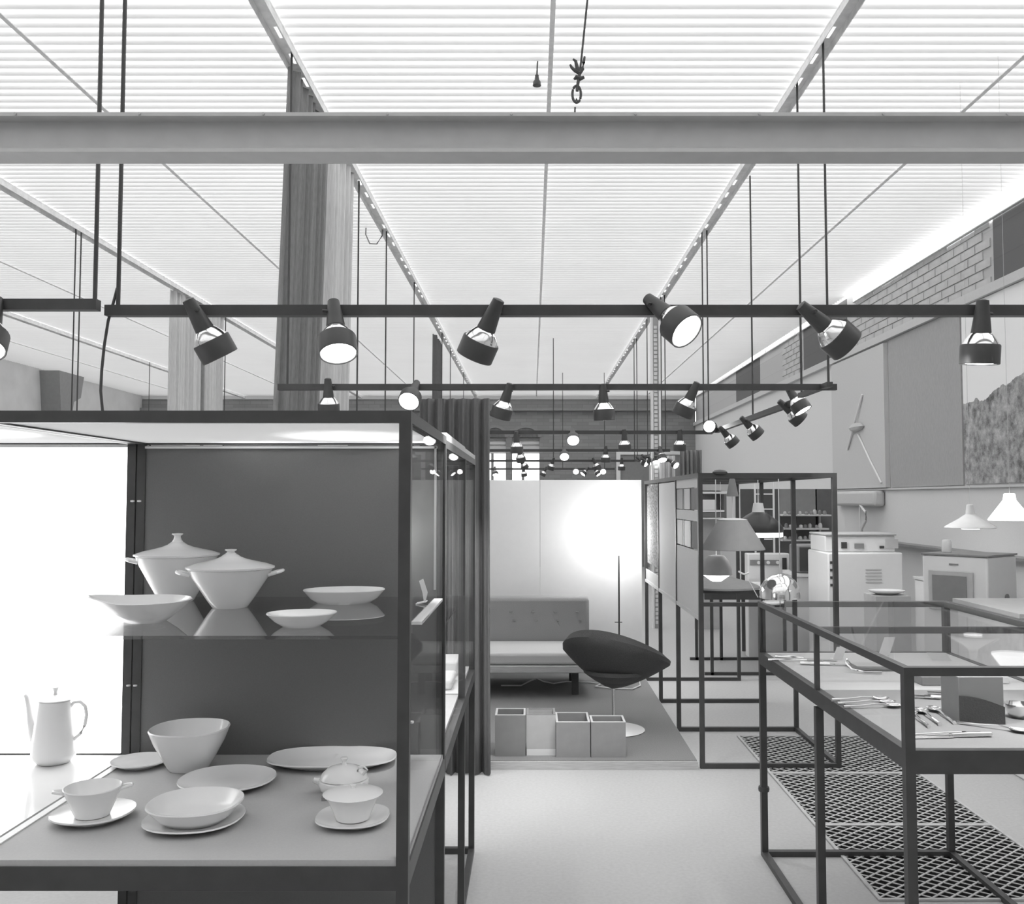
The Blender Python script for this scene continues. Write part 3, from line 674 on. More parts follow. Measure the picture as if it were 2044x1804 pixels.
# ------------------------------------------------------------------ glass-topped table vitrine
vit = thing('table_vitrine', 'black steel table vitrine with glass top and sides, holding cutlery', 'vitrine', (1.4, 3.2, 0))
VX0, VX1, VY0, VY1, VYM, VT, VF = .965, 1.775, 2.43, 3.99, 3.19, 1.062, .85
P = .026
for y in (VY0, VYM, VY1 - P):
    for x in (VX0, VX1 - P): bar(vit, 'leg', x, x + P, y, y + P, 0, VF - .06)
for y in (VY0, VYM, VY1 - P):
    w = P if y != VYM else P * .6
    bar(vit, 'rail', VX0, VX1, y, y + w, VT - .022, VT)
    for x in (VX0, VX1 - P): bar(vit, 'post', x, x + (P if y != VYM else P * .6), y, y + w, VF, VT - .022)
for y in (VY0, VY1 - P): bar(vit, 'apron', VX0, VX1, y, y + P, VF - .06, VF)
for x in (VX0, VX1 - P):
    bar(vit, 'rail', x, x + P * .8, VY0 + P, VYM, VT - .022, VT); bar(vit, 'rail', x, x + P * .8, VYM + P * .6, VY1 - P, VT - .022, VT)
    bar(vit, 'apron', x, x + P, VY0 + P, VY1 - P, VF - .05, VF)
    bar(vit, 'floor_rail', x, x + P, VY0 + P, VYM, 0, .022); bar(vit, 'floor_rail', x, x + P, VYM + P, VY1 - P, 0, .022)
bar(vit, 'floor_rail', VX0 + P, VX1 - P, VY1 - P, VY1, 0, .022)
bar(vit, 'floor_panel', VX0 + P, VX1 - P, VY0 + P, VYM + .01, VF - .012, VF - .002, mat('vitrine_felt', .3, .85, var=.04, scale=200))
bar(vit, 'floor_panel', VX0 + P, VX1 - P, VYM + .012, VY1 - P, VF - .012, VF - .002, M_LIGHTW)
pane(vit, VX0 + .006, VX1 - .006, VY0 + .006, VY1 - .006, VT, VT + .004)
pane(vit, VX0 + .008, VX0 + .012, VY0 + P, VY1 - P, VF, VT - .022); pane(vit, VX0 + P, VX1 - P, VY0 + .008, VY0 + .012, VF, VT - .022)
pane(vit, VX1 - .012, VX1 - .008, VY0 + P, VY1 - P, VF, VT - .022); pane(vit, VX0 + P, VX1 - P, VY1 - .012, VY1 - .008, VF, VT - .022)
VZ = VF - .002
def spoon_mesh():
    mb = MB(); mb.lathe([(0, .002), (.006, .0022), (.012, .004), (.0165, .008), (.0155, .0085), (.010, .006), (0, .0045)], 20, (0, 0, 0), 1, 1.5)
    mb.tube([(0, .022, .008), (0, .045, .010), (0, .09, .006), (0, .13, .0045)], [.003, .0022, .003, .0045], 8)
    return mb.mesh('spoon', M_SILVER)
def fork_mesh():
    mb = MB(); mb.tube([(0, .03, .007), (0, .07, .008), (0, .15, .004)], [.004, .0025, .0045], 8)
    mb.box(-.011, .011, .015, .032, .005, .008)
    for i in range(4): mb.box(-.011 + i * .0063, -.0079 + i * .0063, -.02, .016, .004, .0065)
    return mb.mesh('fork', M_SILVER)
def knife_mesh():
    mb = MB(); mb.prism([(-.006, -.10), (.004, -.105), (.008, -.09), (.008, 0), (-.008, 0)], .002, .0042, 'z'); mb.tube([(0, 0, .005), (0, .04, .006), (0, .09, .006)], [.0045, .0058, .005], 8)
    return mb.mesh('knife', M_SILVER)
SM, FM, KM = spoon_mesh(), fork_mesh(), knife_mesh()
def cutlery(kind, px, py, rot, label, group=None, z=VZ, k=1.25):
    me = {'spoon': SM, 'fork': FM, 'knife': KM}[kind]
    o = bpy.data.objects.new(kind, me); C.objects.link(o); p = onz(px, py, z)
    o.location = (p.x, p.y, z - .002 * (k - 1)); o.rotation_euler = (0, 0, rot); o.scale = (k,) * 3; return tag(o, label, kind, group)
for i, (px, py) in enumerate(((1822, 1426), (1843, 1422), (1870, 1419))):
    cutlery('spoon', px - 6, py, PI - .08, 'polished spoon in the row of three beside the grey block in the vitrine', 'spoons beside the grey block', k=1.3)
for i, (px, py) in enumerate(((1757, 1398), (1770, 1405), (1784, 1412))):
    cutlery('spoon', px, py, PI / 2 + .1, 'polished spoon with its handle towards the edge rail of the vitrine', 'spoons lying along the vitrine side')
for i, (px, py) in enumerate(((1833, 1393), (1850, 1394), (1868, 1386))):
    cutlery('fork', px, py, -PI * .6, 'small dark fork lying behind the row of three spoons', 'forks behind the spoons')
cutlery('knife', 1900, 1472, -PI / 2 + .08, 'long knife lying near the front rail of the vitrine')
cutlery('fork', 1945, 1468, PI / 2 + .1, 'fork lying beyond the tip of the long knife')
cutlery('spoon', 2035, 1462, .9, 'single spoon lying in front of the silver bowl')
MB().lathe([(.0001, -.014), (.022, -.01), (.024, .0), (.022, .01), (.0001, .014)], 12, (VX0 + P / 2, VY1 - P / 2, at(1520, 1572, VY1).z)).build('clamp', M_BLACK, vit, world=True)
# grey block with dark curved front
p = onz(1917, 1446, VZ); q = onz(2007, 1446, VZ)
blk = thing('display_block', 'grey display block with a darker curved-top front in the vitrine', 'block', ((p.x + q.x) / 2, p.y + .06, VZ))
MB().box(p.x, q.x, p.y + .006, p.y + .125, VZ, VZ + .135).build('body', M_GREYM, blk, world=True, bevel=.002)
n = 12
arc = [(p.x, VZ), (q.x, VZ)] + [(q.x - (q.x - p.x) * i / n, VZ + .05 + .032 * math.sin(PI / 2 * i / n)) for i in range(n + 1)]
MB().prism(arc, p.y, p.y + .005).build('dark_front', M_FABD, blk, world=True)
p = onz(2034, 1432, VZ)
ceramic('silver_bowl', 'small polished silver bowl beside the grey block', 'bowl', (p.x, p.y, VZ), [(0, .003), (.018, .003), (.02, 0), (.026, .003), (.036, .02), (.042, .040), (.041, .042), (.034, .021), (.02, .009), (0, .008)], m=M_SILVER)
# rear half of the vitrine
def tagcard(label, px, py, w, h, lean, rot):
    p = onz(px, py, VZ); o = thing('price_tag', label, 'card', (p.x, p.y, VZ), rot)
    MB().prism([(-w / 2, 0), (w / 2, 0), (w / 2 + lean, h), (-w / 2 + lean, h)], -.0012, .0012).build('card', M_CARD, o); MB().box(-w * .4, w * .4, 0, .03, 0, .002).build('foot', M_CARD, o)
tagcard('white tag card leaning in the rear of the vitrine by the side rail', 1672, 1316, .045, .05, .02, .3)
tagcard('tall white tag card with a slot at the rear of the vitrine', 1764, 1308, .05, .075, .03, .2)
tagcard('low white wedge card at the back of the vitrine', 1880, 1318, .075, .03, -.02, -.2)
p = onz(1745, 1335, VZ)
tr = thing('glass_tray', 'pale tray with a looped wire handle in the rear of the vitrine', 'tray', (p.x, p.y, VZ))
MB().box(-.09, .09, -.05, .05, 0, .012).build('base', M_GREYM, tr, bevel=.004); MB().box(-.08, .08, -.045, .045, .0122, .018).build('inset', M_LGREY, tr)
MB().tube([(-.09, 0, .018), (-.112, -.02, .04), (-.122, -.04, .03), (-.11, -.075, .012), (-.07, -.10, .006), (-.01, -.105, .006)], .004, 8).build('handle', M_SILVER, tr)
p = onz(1560, 1304, VZ)
for i in range(3): cutlery(('knife', 'fork', 'knife')[i], 1604 + i * 26, 1316 + i * 6, 1.25 + .1 * i, ('polished knife at the far corner of the vitrine', 'fork between two knives at the far corner of the vitrine', 'knife nearest the vitrine divider in the far half')[i])
solo(MB().box(1.36, 1.44, 3.27, 3.35, VZ, VZ + .03), 'small_box', M_GREYM, 'small dark grey box by the vitrine divider', 'box', (1.40, 3.31, VZ), bevel=.003)
solo(MB().box(1.48, 1.68, 3.30, 3.42, VZ, VZ + .025), 'flat_box', M_CARD, 'flat white box behind the vitrine divider', 'box', (1.58, 3.36, VZ), bevel=.003)

# ------------------------------------------------------------------ floor grating
GX0, GX1 = 1.294, 2.115
GYS = [3.535, 4.335, 5.135, 5.935]
for k in range(3):
    y0, y1 = GYS[k], GYS[k + 1]
    g = thing('floor_grating', ('metal floor grating under the table vitrine, the section with a free end', 'middle section of the metal floor grating', 'metal floor grating section under the lamp frame')[k], 'grating', ((GX0 + GX1) / 2, (y0 + y1) / 2, 0))
    MB().box(GX0, GX1, y0 + .002, y1 - .002, .0005, .0015).build('pit_shade_sheet', M_PITSHADE, g, world=True)  # near-black sheet paints in the shade under the bars
    for a in ((GX0, GX1, y0, y0 + .014), (GX0, GX1, y1 - .014, y1), (GX0, GX0 + .014, y0 + .014, y1 - .014), (GX1 - .014, GX1, y0 + .014, y1 - .014)):
        MB().box(*a, .001, .008).build('frame_bar', M_GRATE, g, world=True)
    mb = MB(); xa, xb, ya, yb = GX0 + .014, GX1 - .014, y0 + .014, y1 - .014
    for s in (1, -1):
        tn = math.tan(math.radians(40)) * s; sp = .056
        c = -2.0
        while c < 2.0:
            # line y = ymid + tn*(x-xmid) + c
            xm, ym = (xa + xb) / 2, (ya + yb) / 2
            pts = []
            x0, x1 = xa, xb
            f = lambda x: ym + tn * (x - xm) + c
            inv = lambda y: xm + (y - ym - c) / tn
            lo, hi = sorted((inv(ya), inv(yb)))
            x0, x1 = max(x0, lo), min(x1, hi)
            if x1 - x0 > .004:
                w = .0038 / math.cos(math.radians(40))
                za = .0052 if s > 0 else .0048
                mb.add([(x0, f(x0) - w, .002), (x1, f(x1) - w, .002), (x1, f(x1) + w, .002), (x0, f(x0) + w, .002), (x0, f(x0) - w, za), (x1, f(x1) - w, za), (x1, f(x1) + w, za), (x0, f(x0) + w, za)],
                       [(0, 3, 2, 1), (4, 5, 6, 7), (0, 1, 5, 4), (1, 2, 6, 5), (2, 3, 7, 6), (3, 0, 4, 7)])
            c += sp
    o = mb.build('diamond_mesh', M_GRATE, g, world=True); o['kind'] = 'stuff'

# ------------------------------------------------------------------ platform with sofa, chair, boxes
PZ = .05; PX0, PX1, PY0, PY1 = -1.1, .92, 5.21, 7.84
plat = thing('platform', 'low carpeted display platform with a pale wooden edge', 'platform', (0, 6.5, 0))
MB().box(PX0, PX1, PY0, PY1, 0, PZ - .004).build('base', M_WOOD, plat, world=True)
MB().box(PX0 + .004, PX1 - .004, PY0 + .012, PY1 - .004, PZ - .004, PZ).build('carpet', M_CARPET, plat, world=True)
scr = thing('screen_wall', 'white free-standing screen wall behind the sofa', 'screen', (0, 7.87, 0))
zs = at(1100, 958, 7.85).z
xseam = at(1078, 1000, 7.85).x
MB().box(-1.1, xseam - .0015, 7.85, 7.89, 0, zs).build('panel', M_WHITE, scr, world=True); MB().box(xseam + .0015, .925, 7.85, 7.89, 0, zs).build('panel', M_WHITE, scr, world=True)
sofa = thing('sofa', 'low grey sofa with buttoned back and pale seat cushion on a wooden frame', 'sofa', (-.2, 7.2, PZ))
SX0, SX1 = -1.0, .455
MB().box(SX0, SX1, 7.42, 7.58, .30, .715).build('backrest', M_FABL, sofa, world=True, bevel=.03)
MB().box(SX0, SX1 - .02, 6.82, 7.42, .287, .375).build('seat_cushion', M_FABP, sofa, world=True, bevel=.022)
MB().box(SX0, SX1, 6.80, 7.58, .235, .286).build('frame', M_WOOD, sofa, world=True, bevel=.005)
for x in (SX0 + .06, SX1 - .16):
    for y in (6.95, 7.45): MB().box(x, x + .05, y, y + .05, PZ, .235).build('leg', M_BLACK, sofa, world=True)
for px in (1020, 1064, 1108, 1152):
    for py in (1221, 1238):
        p = at(px + (6 if py > 1230 else 0), py, 7.415); MB().lathe([(.0001, -.003), (.012, -.002), (.012, .002), (.0001, .003)], 10, p).build('button', M_FABL, sofa, world=True)
# floor lamp
fl = thing('floor_lamp', 'floor lamp with a glowing square white shade beside the sofa', 'lamp', (at(1236, 1300, 7.55).x, 7.55, PZ))
s0, s1_ = at(1206, 1030, 7.5), at(1266, 1107, 7.5)
MB().box(s0.x, s1_.x, 7.42, 7.67, s1_.z, s0.z).build('shade', M_SHADE, fl, world=True, bevel=.01)
MB().cyl((0, 0, .0), (0, 0, s1_.z - PZ + .02), .007, n=10).build('pole', M_BLACK, fl); MB().cyl((0, 0, 0), (0, 0, .02), .13, .12, 24).build('base', M_BLACK, fl)
MB().box(-.035, .025, -.006, .006, .45, .456).build('switch', M_BLACK, fl)
# swivel chair seen from behind
ch = thing('swivel_chair', 'dark upholstered shell swivel chair on a slender stem with white disc base', 'chair', (at(1224, 1440, 5.9).x, 5.9, PZ))
nA, nT = 56, 12; vs = []; fa = math.radians(60)
cx_off = at(1231, 1300, 5.9).x - ch.location.x
def shell(thick):
    out = []
    for k in range(nT + 1):
        t = k / nT
        for i in range(nA):
            a = 2 * PI * i / nA; cf = math.cos(a - fa)
            R = .345 - thick; zr = .547 - .13 * cf + .03 * max(0, -cf) ** 2 - PZ + (.0 if not thick else -.012)
            r = R * ((t / .86) ** .80 if t < .86 else 1 - .10 * ((t - .86) / .14) ** 2)
            z = (.305 - PZ + thick) + (zr - (.305 - PZ + thick)) * (t ** 1.2)
            x = r * math.cos(a) + cx_off * t ** .8; y = r * math.sin(a) * .92
            out.append((x, y, z))
    return out
o_, i_ = shell(0), shell(.028)
mb = MB(); N = (nT + 1) * nA
fs = []
for k in range(nT):
    for i in range(nA):
        j = (i + 1) % nA
        fs.append((k * nA + i, k * nA + j, (k + 1) * nA + j, (k + 1) * nA + i)); fs.append((N + k * nA + i, N + (k + 1) * nA + i, N + (k + 1) * nA + j, N + k * nA + j))
for i in range(nA):
    j = (i + 1) % nA; fs.append((nT * nA + i, nT * nA + j, N + nT * nA + j, N + nT * nA + i))
mb.add(o_ + i_, fs); mb.build('shell', M_FABD, ch)
MB().lathe([(0, .0), (.13, .0), (.2, .05), (.2, .07), (0, .08)], 32, (cx_off * .6, 0, .31)).build('seat_cushion', M_FABD, ch)
MB().lathe([(.011, .258), (.011, .05), (.016, .03), (.04, .018)], 20).build('stem', M_CHROME, ch)
MB().lathe([(.0, .001), (.195, .001), (.198, .005), (.12, .012), (.03, .02), (.0, .021)], 40).build('base', M_ENAMEL, ch)
# open boxes
def openbox(name, label, px0, px1, py_top, py_bot, Y, depth, m, rim, low=None):
    a = at(px0, py_bot, Y); b = at(px1, py_top, Y); h = b.z - PZ; w = b.x - a.x
    o = thing(name, label, 'box', ((a.x + b.x) / 2, Y, PZ)); t = .012
    z0 = 0
    if low: MB().box(-w / 2, w / 2, 0, depth, 0, low).build('plinth', M_ENAMEL, o); z0 = low
    MB().box(-w / 2, w / 2, 0, t, z0, h).build('side', m, o); MB().box(-w / 2, w / 2, depth - t, depth, z0, h).build('side', m, o)
    MB().box(-w / 2, -w / 2 + t, t, depth - t, z0, h).build('side', m, o); MB().box(w / 2 - t, w / 2, t, depth - t, z0, h).build('side', m, o)
    MB().box(-w / 2 + t, w / 2 - t, t, depth - t, z0, z0 + .01).build('bottom', M_GREYM, o)
    r = MB()
    for q in ((-w / 2, w / 2, 0, t), (-w / 2, w / 2, depth - t, depth), (-w / 2, -w / 2 + t, t, depth - t), (w / 2 - t, w / 2, t, depth - t)): r.box(*q, h + .0002, h + .004)
    r.build('rim', rim, o)
openbox('open_box', 'dark open box at the curtain end of the row on the platform', 988, 1049, 1428, 1504, 5.30, .17, M_GREYM, M_LGREY)
openbox('open_box', 'pale box raised on a white plinth between the darker boxes', 1051, 1109, 1427, 1498, 5.32, .16, M_LGREY, M_GREYM, low=.035)
openbox('open_box', 'grey open box with a pale rim, in contact with the pale box', 1110, 1178, 1442, 1505, 5.28, .24, mat('box_grey', .3, .8), M_LIGHTW)
openbox('open_box', 'grey open box standing next to the chair base', 1180, 1249, 1442, 1505, 5.28, .16, mat('box_grey', .3, .8), M_LIGHTW)
solo(MB().tube([onz(px, py, PZ + .008) for px, py in ((1000, 1368), (1040, 1368), (1060, 1358), (1072, 1354), (1085, 1360), (1105, 1364), (1130, 1360), (1180, 1362), (1200, 1365), (1188, 1370), (1225, 1374), (1262, 1375), (1278, 1368), (1276, 1358), (1262, 1355))], .0055, 8), 'electric_cable', M_ENAMEL, 'white electric cord trailing over the platform carpet under the sofa', 'cable', onz(1140, 1364, PZ))

# ------------------------------------------------------------------ row of open steel frames with lamps
RX0, RX1 = .937, 1.722
RY = [5.235, 6.06, 6.9, 7.72]
ZT = 1.645
fr = thing('steel_frame', 'black steel open frame bay hung with pendant lamps', 'frame', ((RX0 + RX1) / 2, 5.65, 0))
fr2 = thing('steel_frame', 'row of black steel frame bays with side panels reaching back to the white screen', 'frame', ((RX0 + RX1) / 2, 7.0, 0))
t_ = .026
for k, y in enumerate(RY):
    root = fr if k == 0 else fr2
    for x in (RX0, RX1 - t_): bar(root, 'post', x, x + t_, y, y + t_, 0, ZT)
    bar(root, 'rail', RX0 + t_, RX1 - t_, y, y + t_, ZT - t_, ZT); bar(root, 'floor_rail', RX0 + t_, RX1 - t_, y, y + t_, 0, t_)
    if k: bar(root, 'shelf_rail', RX0 + t_, RX1 - t_, y, y + t_, .80, .80 + t_)
    if k < 3:
        for x in (RX0, RX1 - t_): bar(root, 'rail', x, x + t_, y + t_, RY[k + 1], ZT - t_, ZT)
        bar(root, 'shelf_rail', RX0, RX0 + t_, y + t_, RY[k + 1], .815, .838, M_LIGHTW)  # rail coloured pale to stand for the light on its top
bar(fr, 'floor_rail', RX1 - t_, RX1, RY[0] + t_, RY[1], 0, t_)
# side panels between the posts
def side(root, name, k, z0, z1, m, f0=0.0, f1=1.0):
    y0, y1 = RY[k] + t_, RY[k + 1]; a, b = y0 + (y1 - y0) * f0, y0 + (y1 - y0) * f1
    return bar(root, name, RX0 + .006, RX0 + .016, a, b, z0, z1, m)
side(fr, 'side_panel', 0, .84, 1.20, M_LIGHTW); side(fr, 'cross_board', 0, 1.37, 1.43, M_LIGHTW); side(fr, 'cross_board', 0, 1.565, 1.619, M_LIGHTW)
for z0, z1 in ((1.21, 1.365), (1.435, 1.56)):
    for a, b, m in ((.02, .30, M_CURT2), (.33, .36, M_BLACK), (.37, .62, M_LGREY), (.64, .68, M_BLACK), (.70, .98, M_GREYM)): side(fr, 'textile_sample', 0, z0, z1, m, a, b)
side(fr2, 'side_panel', 1, .84, 1.61, M_LIGHTW)
side(fr2, 'woven_panel', 2, .98, 1.60, M_TEXT, .05, .85); side(fr2, 'cross_board', 2, .84, .92, M_LGREY)
# pendant lamps in the frame
def pend(name, label, px, py, Y, prof, m, ztop=ZT - t_, cord=.003, extra=None, mcord=M_ENAMEL):
    b = at(px, py, Y); o = thing(name, label, 'lamp', b)
    MB().lathe(prof, 40).build('shade', m, o)
    zc = max(z for r, z in prof)
    MB().cyl((0, 0, zc - .004), (0, 0, ztop - b.z), cord, n=8).build('cord', mcord, o)
    if extra: extra(o, zc, ztop - b.z)
    return o
def open_prof(pr, th=.004): return pr + [(max(r - th, .0005), z - .002) for r, z in reversed(pr)]
w = 63 * 5.55 / F_PX
def cap_cone(o, zc, zt):
    MB().lathe([(.012, zt), (.016, zt - .002), (.036, zt - .105), (.03, zt - .106)], 24).build('canopy', M_GREYM, o); MB().lathe([(.085, zc - .001), (.088, zc + .004), (.05, zc + .012), (.01, zc + .014)], 28).build('collar', M_WHITE, o)
pend('pendant_lamp', 'wide grey truncated-cone pendant lamp with a tall conical canopy', 1463, 1096, 5.55, open_prof([(w, 0), (w * .99, .006), (w * .46, .172)]), mat('shade_grey', .4, .6), extra=cap_cone)
def black_extra(o, zc, zt):
    MB().lathe([(.001, zc + .06), (.03, zc + .058), (.035, zc + .03), (.04, zc - .002), (.02, zc - .004)], 24).build('cap', M_WHITE, o); MB().lathe([(.145, -.03), (.152, -.028), (.152, .001), (.145, .002)], 40).build('glowing_lip', M_OPAL, o)
pend('pendant_lamp', 'black domed pendant lamp with a white cap and white lip', 1514, 1062, 5.95, open_prof([(.155, 0), (.155, .03), (.13, .065), (.08, .105), (.04, .128)]), mat('black_lacquer', .025, .35), extra=black_extra)
def opal_extra(o, zc, zt): MB().lathe([(.001, -.045), (.03, -.042), (.075, -.01), (.085, 0), (.06, .003)], 30).build('diffuser', M_SHADE, o)
pend('pendant_lamp', 'grey dome pendant lamp with a glowing bowl-shaped diffuser', 1430, 1146, 5.8, open_prof([(.098, 0), (.096, .03), (.076, .085), (.05, .115), (.02, .12)]), M_LGREY, extra=opal_extra)
pend('pendant_lamp', 'polished chrome hemispherical pendant lamp', 1557, 1193, 5.6, open_prof([(.121, 0), (.122, .03), (.112, .07), (.088, .108), (.05, .132), (.012, .140)]), M_CHROME)
pend('pendant_lamp', 'very wide shallow dark pendant lamp hanging low behind the others', 1440, 1172, 6.6, open_prof([(.27, 0), (.265, .012), (.2, .04), (.1, .065), (.03, .075)]), M_GREYM, cord=.0015)
solo(MB().lathe([(0, 0), (.04, .002), (.042, .014), (.03, .024), (0, .028)], 24, at(1437, 947, 5.25)), 'lamp_clamp', M_BLACK, 'dark round lamp fitting resting on the top rail of the lamp frame', 'fitting', at(1437, 947, 5.25))
# arm lamp
al = thing('arm_lamp', 'thin white wall arm with a small hook holding a slanting wire in the frame', 'lamp arm', at(1487, 1145, 5.9))
MB().tube([at(1487, 1146, 5.9), at(1500, 1168, 5.9), at(1513, 1192, 5.9)], .003, 8).build('wire', M_ENAMEL, al, world=True); MB().tube([at(1474, 1140, 5.9), at(1480, 1144, 5.9), at(1487, 1146, 5.9), at(1495, 1143, 5.9)], .006, 8).build('hook', M_ENAMEL, al, world=True)

# ------------------------------------------------------------------ displays behind the lamp frame
def board(name, label, cat, px0, px1, py0, py1, Y, m, th=.03, ground=False):
    a = at(px0, py1, Y); b = at(px1, py0, Y)
    return solo(MB().box(a.x, b.x, Y, Y + th, 0 if ground else a.z, b.z), name, m, label, cat, ((a.x + b.x) / 2, Y, 0 if ground else a.z))
bd = 9.2
board('display_board', 'dark upright board behind the pendant lamps', 'board', 1480, 1556, 976, 1104, bd, mat('dark_board', .09, .8), ground=True)
board('display_board', 'mid-grey upright board behind the shelves of small goods', 'board', 1558, 1630, 976, 1092, 9.9, M_GREYM, ground=True)
board('display_board', 'dark grey upright board beside the white cooker', 'board', 1631, 1668, 976, 1200, 9.9, mat('dark_board2', .14, .8), ground=True)
sh = thing('wall_cabinet', 'open cabinet with a white card and white shelf edges behind the lamp frame', 'cabinet', at(1425, 1100, 10.5))
Yc = 10.5
def cb(name, px0, px1, py0, py1, y0, y1, m):
    a = at(px0, py1, Yc); b = at(px1, py0, Yc); MB().box(a.x, b.x, y0, y1, a.z, b.z).build(name, m, sh, world=True)
cb('back', 1395, 1450, 950, 1060, Yc + .3, Yc + .32, M_GREYM); cb('top_box', 1395, 1470, 953, 979, Yc, Yc + .29, M_LGREY); cb('shelf_edge', 1395, 1452, 981, 985, Yc, Yc + .29, M_WHITE); cb('shelf_edge', 1395, 1446, 1018, 1022, Yc, Yc + .29, M_WHITE)
cb('drawer', 1395, 1446, 1023, 1032, Yc, Yc + .29, M_DARKP); cb('shelf_edge', 1395, 1446, 1033, 1036, Yc, Yc + .29, M_WHITE); cb('side', 1446, 1450, 986, 1036, Yc, Yc + .29, M_DARKP); cb('lower_panel', 1395, 1446, 1037, 1290, Yc + .25, Yc + .28, M_LGREY)
a = at(1404, 1018, 10.45); b = at(1429, 997, 10.45)
solo(MB().box(a.x, b.x, 10.50, 10.51, a.z + .002, b.z), 'picture_card', M_CARD, 'square white card standing in the open cabinet', 'card', (a.x, 10.505, a.z))
ld = thing('ladder_rack', 'white ladder-like shelf upright before the dark board', 'rack', (at(1525, 1100, 9.0).x, 9.0, 0))
for px in (1507, 1544):
    a = at(px, 955, 9.0); MB().box(a.x - .008, a.x + .008, 9.0, 9.016, 0, a.z).build('upright', M_ENAMEL, ld, world=True)
for py in (958, 986, 1016, 1046, 1076, 1104):
    a = at(1507, py, 9.0); b = at(1544, py, 9.0); MB().box(a.x + .008, b.x - .008, 9.0, 9.016, a.z - .006, a.z + .006).build('rung', M_ENAMEL, ld, world=True)
su = thing('goods_shelf', 'wall shelves with pale edges crowded with small goods', 'shelf', at(1610, 1100, 9.5))
for py, pxa, pxb in ((1030, 1562, 1660), (1057, 1566, 1655), (1080, 1562, 1650)):
    a = at(pxa, py, 9.5); b = at(pxb, py - 3, 9.5); MB().box(a.x, b.x, 9.5, 9.899, a.z, b.z).build('shelf_board', M_LIGHTW, su, world=True)
for px in (1562, 1650):
    a = at(px, 1020, 9.6); MB().box(a.x, a.x + .02, 9.86, 9.895, 0, a.z).build('upright', M_LGREY, su, world=True)
G = 'small goods on the wall shelves'
rnd = random.Random(4)
for py, n in ((1027, 9), (1054, 8), (1077, 8)):
    for i in range(n):
        a = at(1568 + i * 10 + rnd.uniform(-2, 2), py, 9.58); h = rnd.uniform(.03, .07); r = rnd.uniform(.014, .024); v = rnd.choice((M_ENAMEL, M_LGREY, M_GREYM, M_DARKP))
        o = solo(MB().lathe([(0, 0), (r * .8, 0), (r, h * .2), (r * .95, h * .7), (r * .5, h), (0, h)], 12, a), 'shelf_jar', v, 'small jar or tin on the crowded wall shelves behind the lamp frame', 'jar', a, G)
# table behind the frame
tb = thing('display_table', 'black steel display table with pale top beyond the lamp frame', 'table', (at(1455, 1250, 8.2).x, 8.2, 0))
xa, xb = at(1396, 1200, 8.2).x, at(1560, 1200, 8.2).x
MB().box(xa, xb, 7.95, 8.75, .70, .72).build('top', M_WHITE, tb, world=True); MB().box(xa, xb, 7.95, 7.98, .64, .70).build('apron', M_BLACK, tb, world=True)
for x in (xa + .05, xa + .28, xb - .05):
    for y in (7.96, 8.70): MB().box(x, x + .025, y, y + .025, 0, .64 if y < 8 else .70).build('leg', M_BLACK, tb, world=True)
for y in (7.96, 8.70): MB().box(xa, xb, y, y + .025, .0, .025).build('floor_rail', M_BLACK, tb, world=True)
for i, (px, w, h, m, lab) in enumerate(((1413, .12, .07, M_LIGHTW, 'pale sloping box at the end of the display table'), (1438, .08, .03, M_ENAMEL, 'flat white dish box on the display table'), (1463, .05, .05, M_LGREY, 'small grey box in the middle of the display table'), (1497, .16, .035, M_ENAMEL, 'long white box on the display table'))):
    a = at(px, 1180, 8.15); solo(MB().box(a.x - w / 2, a.x + w / 2, 8.08, 8.2, .7205, .7205 + h), 'goods_box', m, lab, 'box', (a.x, 8.14, .7205), bevel=.006)

# ------------------------------------------------------------------ appliances along the right
# white cooker behind the frame
ck = thing('small_cooker', 'white cooker with a dark control strip seen through the lamp frame', 'cooker', (px_x(1528, 8.9), 8.82, 0))
wck = px_x(1568, 8.7) - px_x(1484, 8.7); ztk = at(1500, 1106, 8.7).z
MB().box(-wck / 2, wck / 2, 0, .14, .0, ztk).build('body', M_ENAMEL, ck, bevel=.01); MB().box(-wck / 2 + .02, wck / 2 - .1, -.012, 0, ztk - .11, ztk - .06).build('control_strip', M_GREYM, ck)
for i in range(3): MB().cyl((-.1 + i * .09, -.03, ztk - .085), (-.1 + i * .09, -.012, ztk - .085), .016, n=12).build('knob', M_ENAMEL, ck)
MB().box(wck / 2 - .07, wck / 2 - .03, -.01, 0, ztk - .15, ztk - .04).build('gauge', M_BLACK, ck)
# washing machine
wy = 7.5; x0, x1 = px_x(1650, wy), px_x(1799, wy); zt_ = at(1720, 1103, wy).z
wm = thing('washing_machine', 'big white washing machine with a raised control panel and vent slots', 'washing machine', ((x0 + x1) / 2, wy + .28, .0))
MB().box(x0 - .02, x1 + .02, wy - .02, wy + .58, 0, .12).build('plinth', M_GREYM, wm, world=True); MB().box(x0, x1, wy, wy + .55, .12, zt_).build('body', M_ENAMEL, wm, world=True, bevel=.012)
zc = at(1720, 1068, wy + .2).z
MB().box(x0 + .01, x1 - .02, wy + .10, wy + .5, zt_, zc).build('control_panel', M_ENAMEL, wm, world=True, bevel=.01); MB().box(x0 + .005, x1 - .015, wy + .08, wy + .52, zc + .001, zc + .018).build('panel_lid', M_LGREY, wm, world=True, bevel=.006)
for px, w_, h_, m in ((1682, .045, .05, M_BLACK), (1712, .075, .04, M_GREYM), (1757, .035, .02, M_BLACK), (1777, .10, .075, M_LGREY)):
    xx = px_x(px, wy + .1); MB().box(xx - w_ / 2, xx + w_ / 2, wy + .088, wy + .098, zt_ + .03, zt_ + .03 + h_).build('dial', m, wm, world=True)
for i in range(5):
    z = at(1740, 1138 + 6.3 * i, wy).z; MB().box(px_x(1724, wy), px_x(1756, wy), wy - .004, wy - .0005, z, z + .01).build('vent_slot', M_LGREY, wm, world=True)
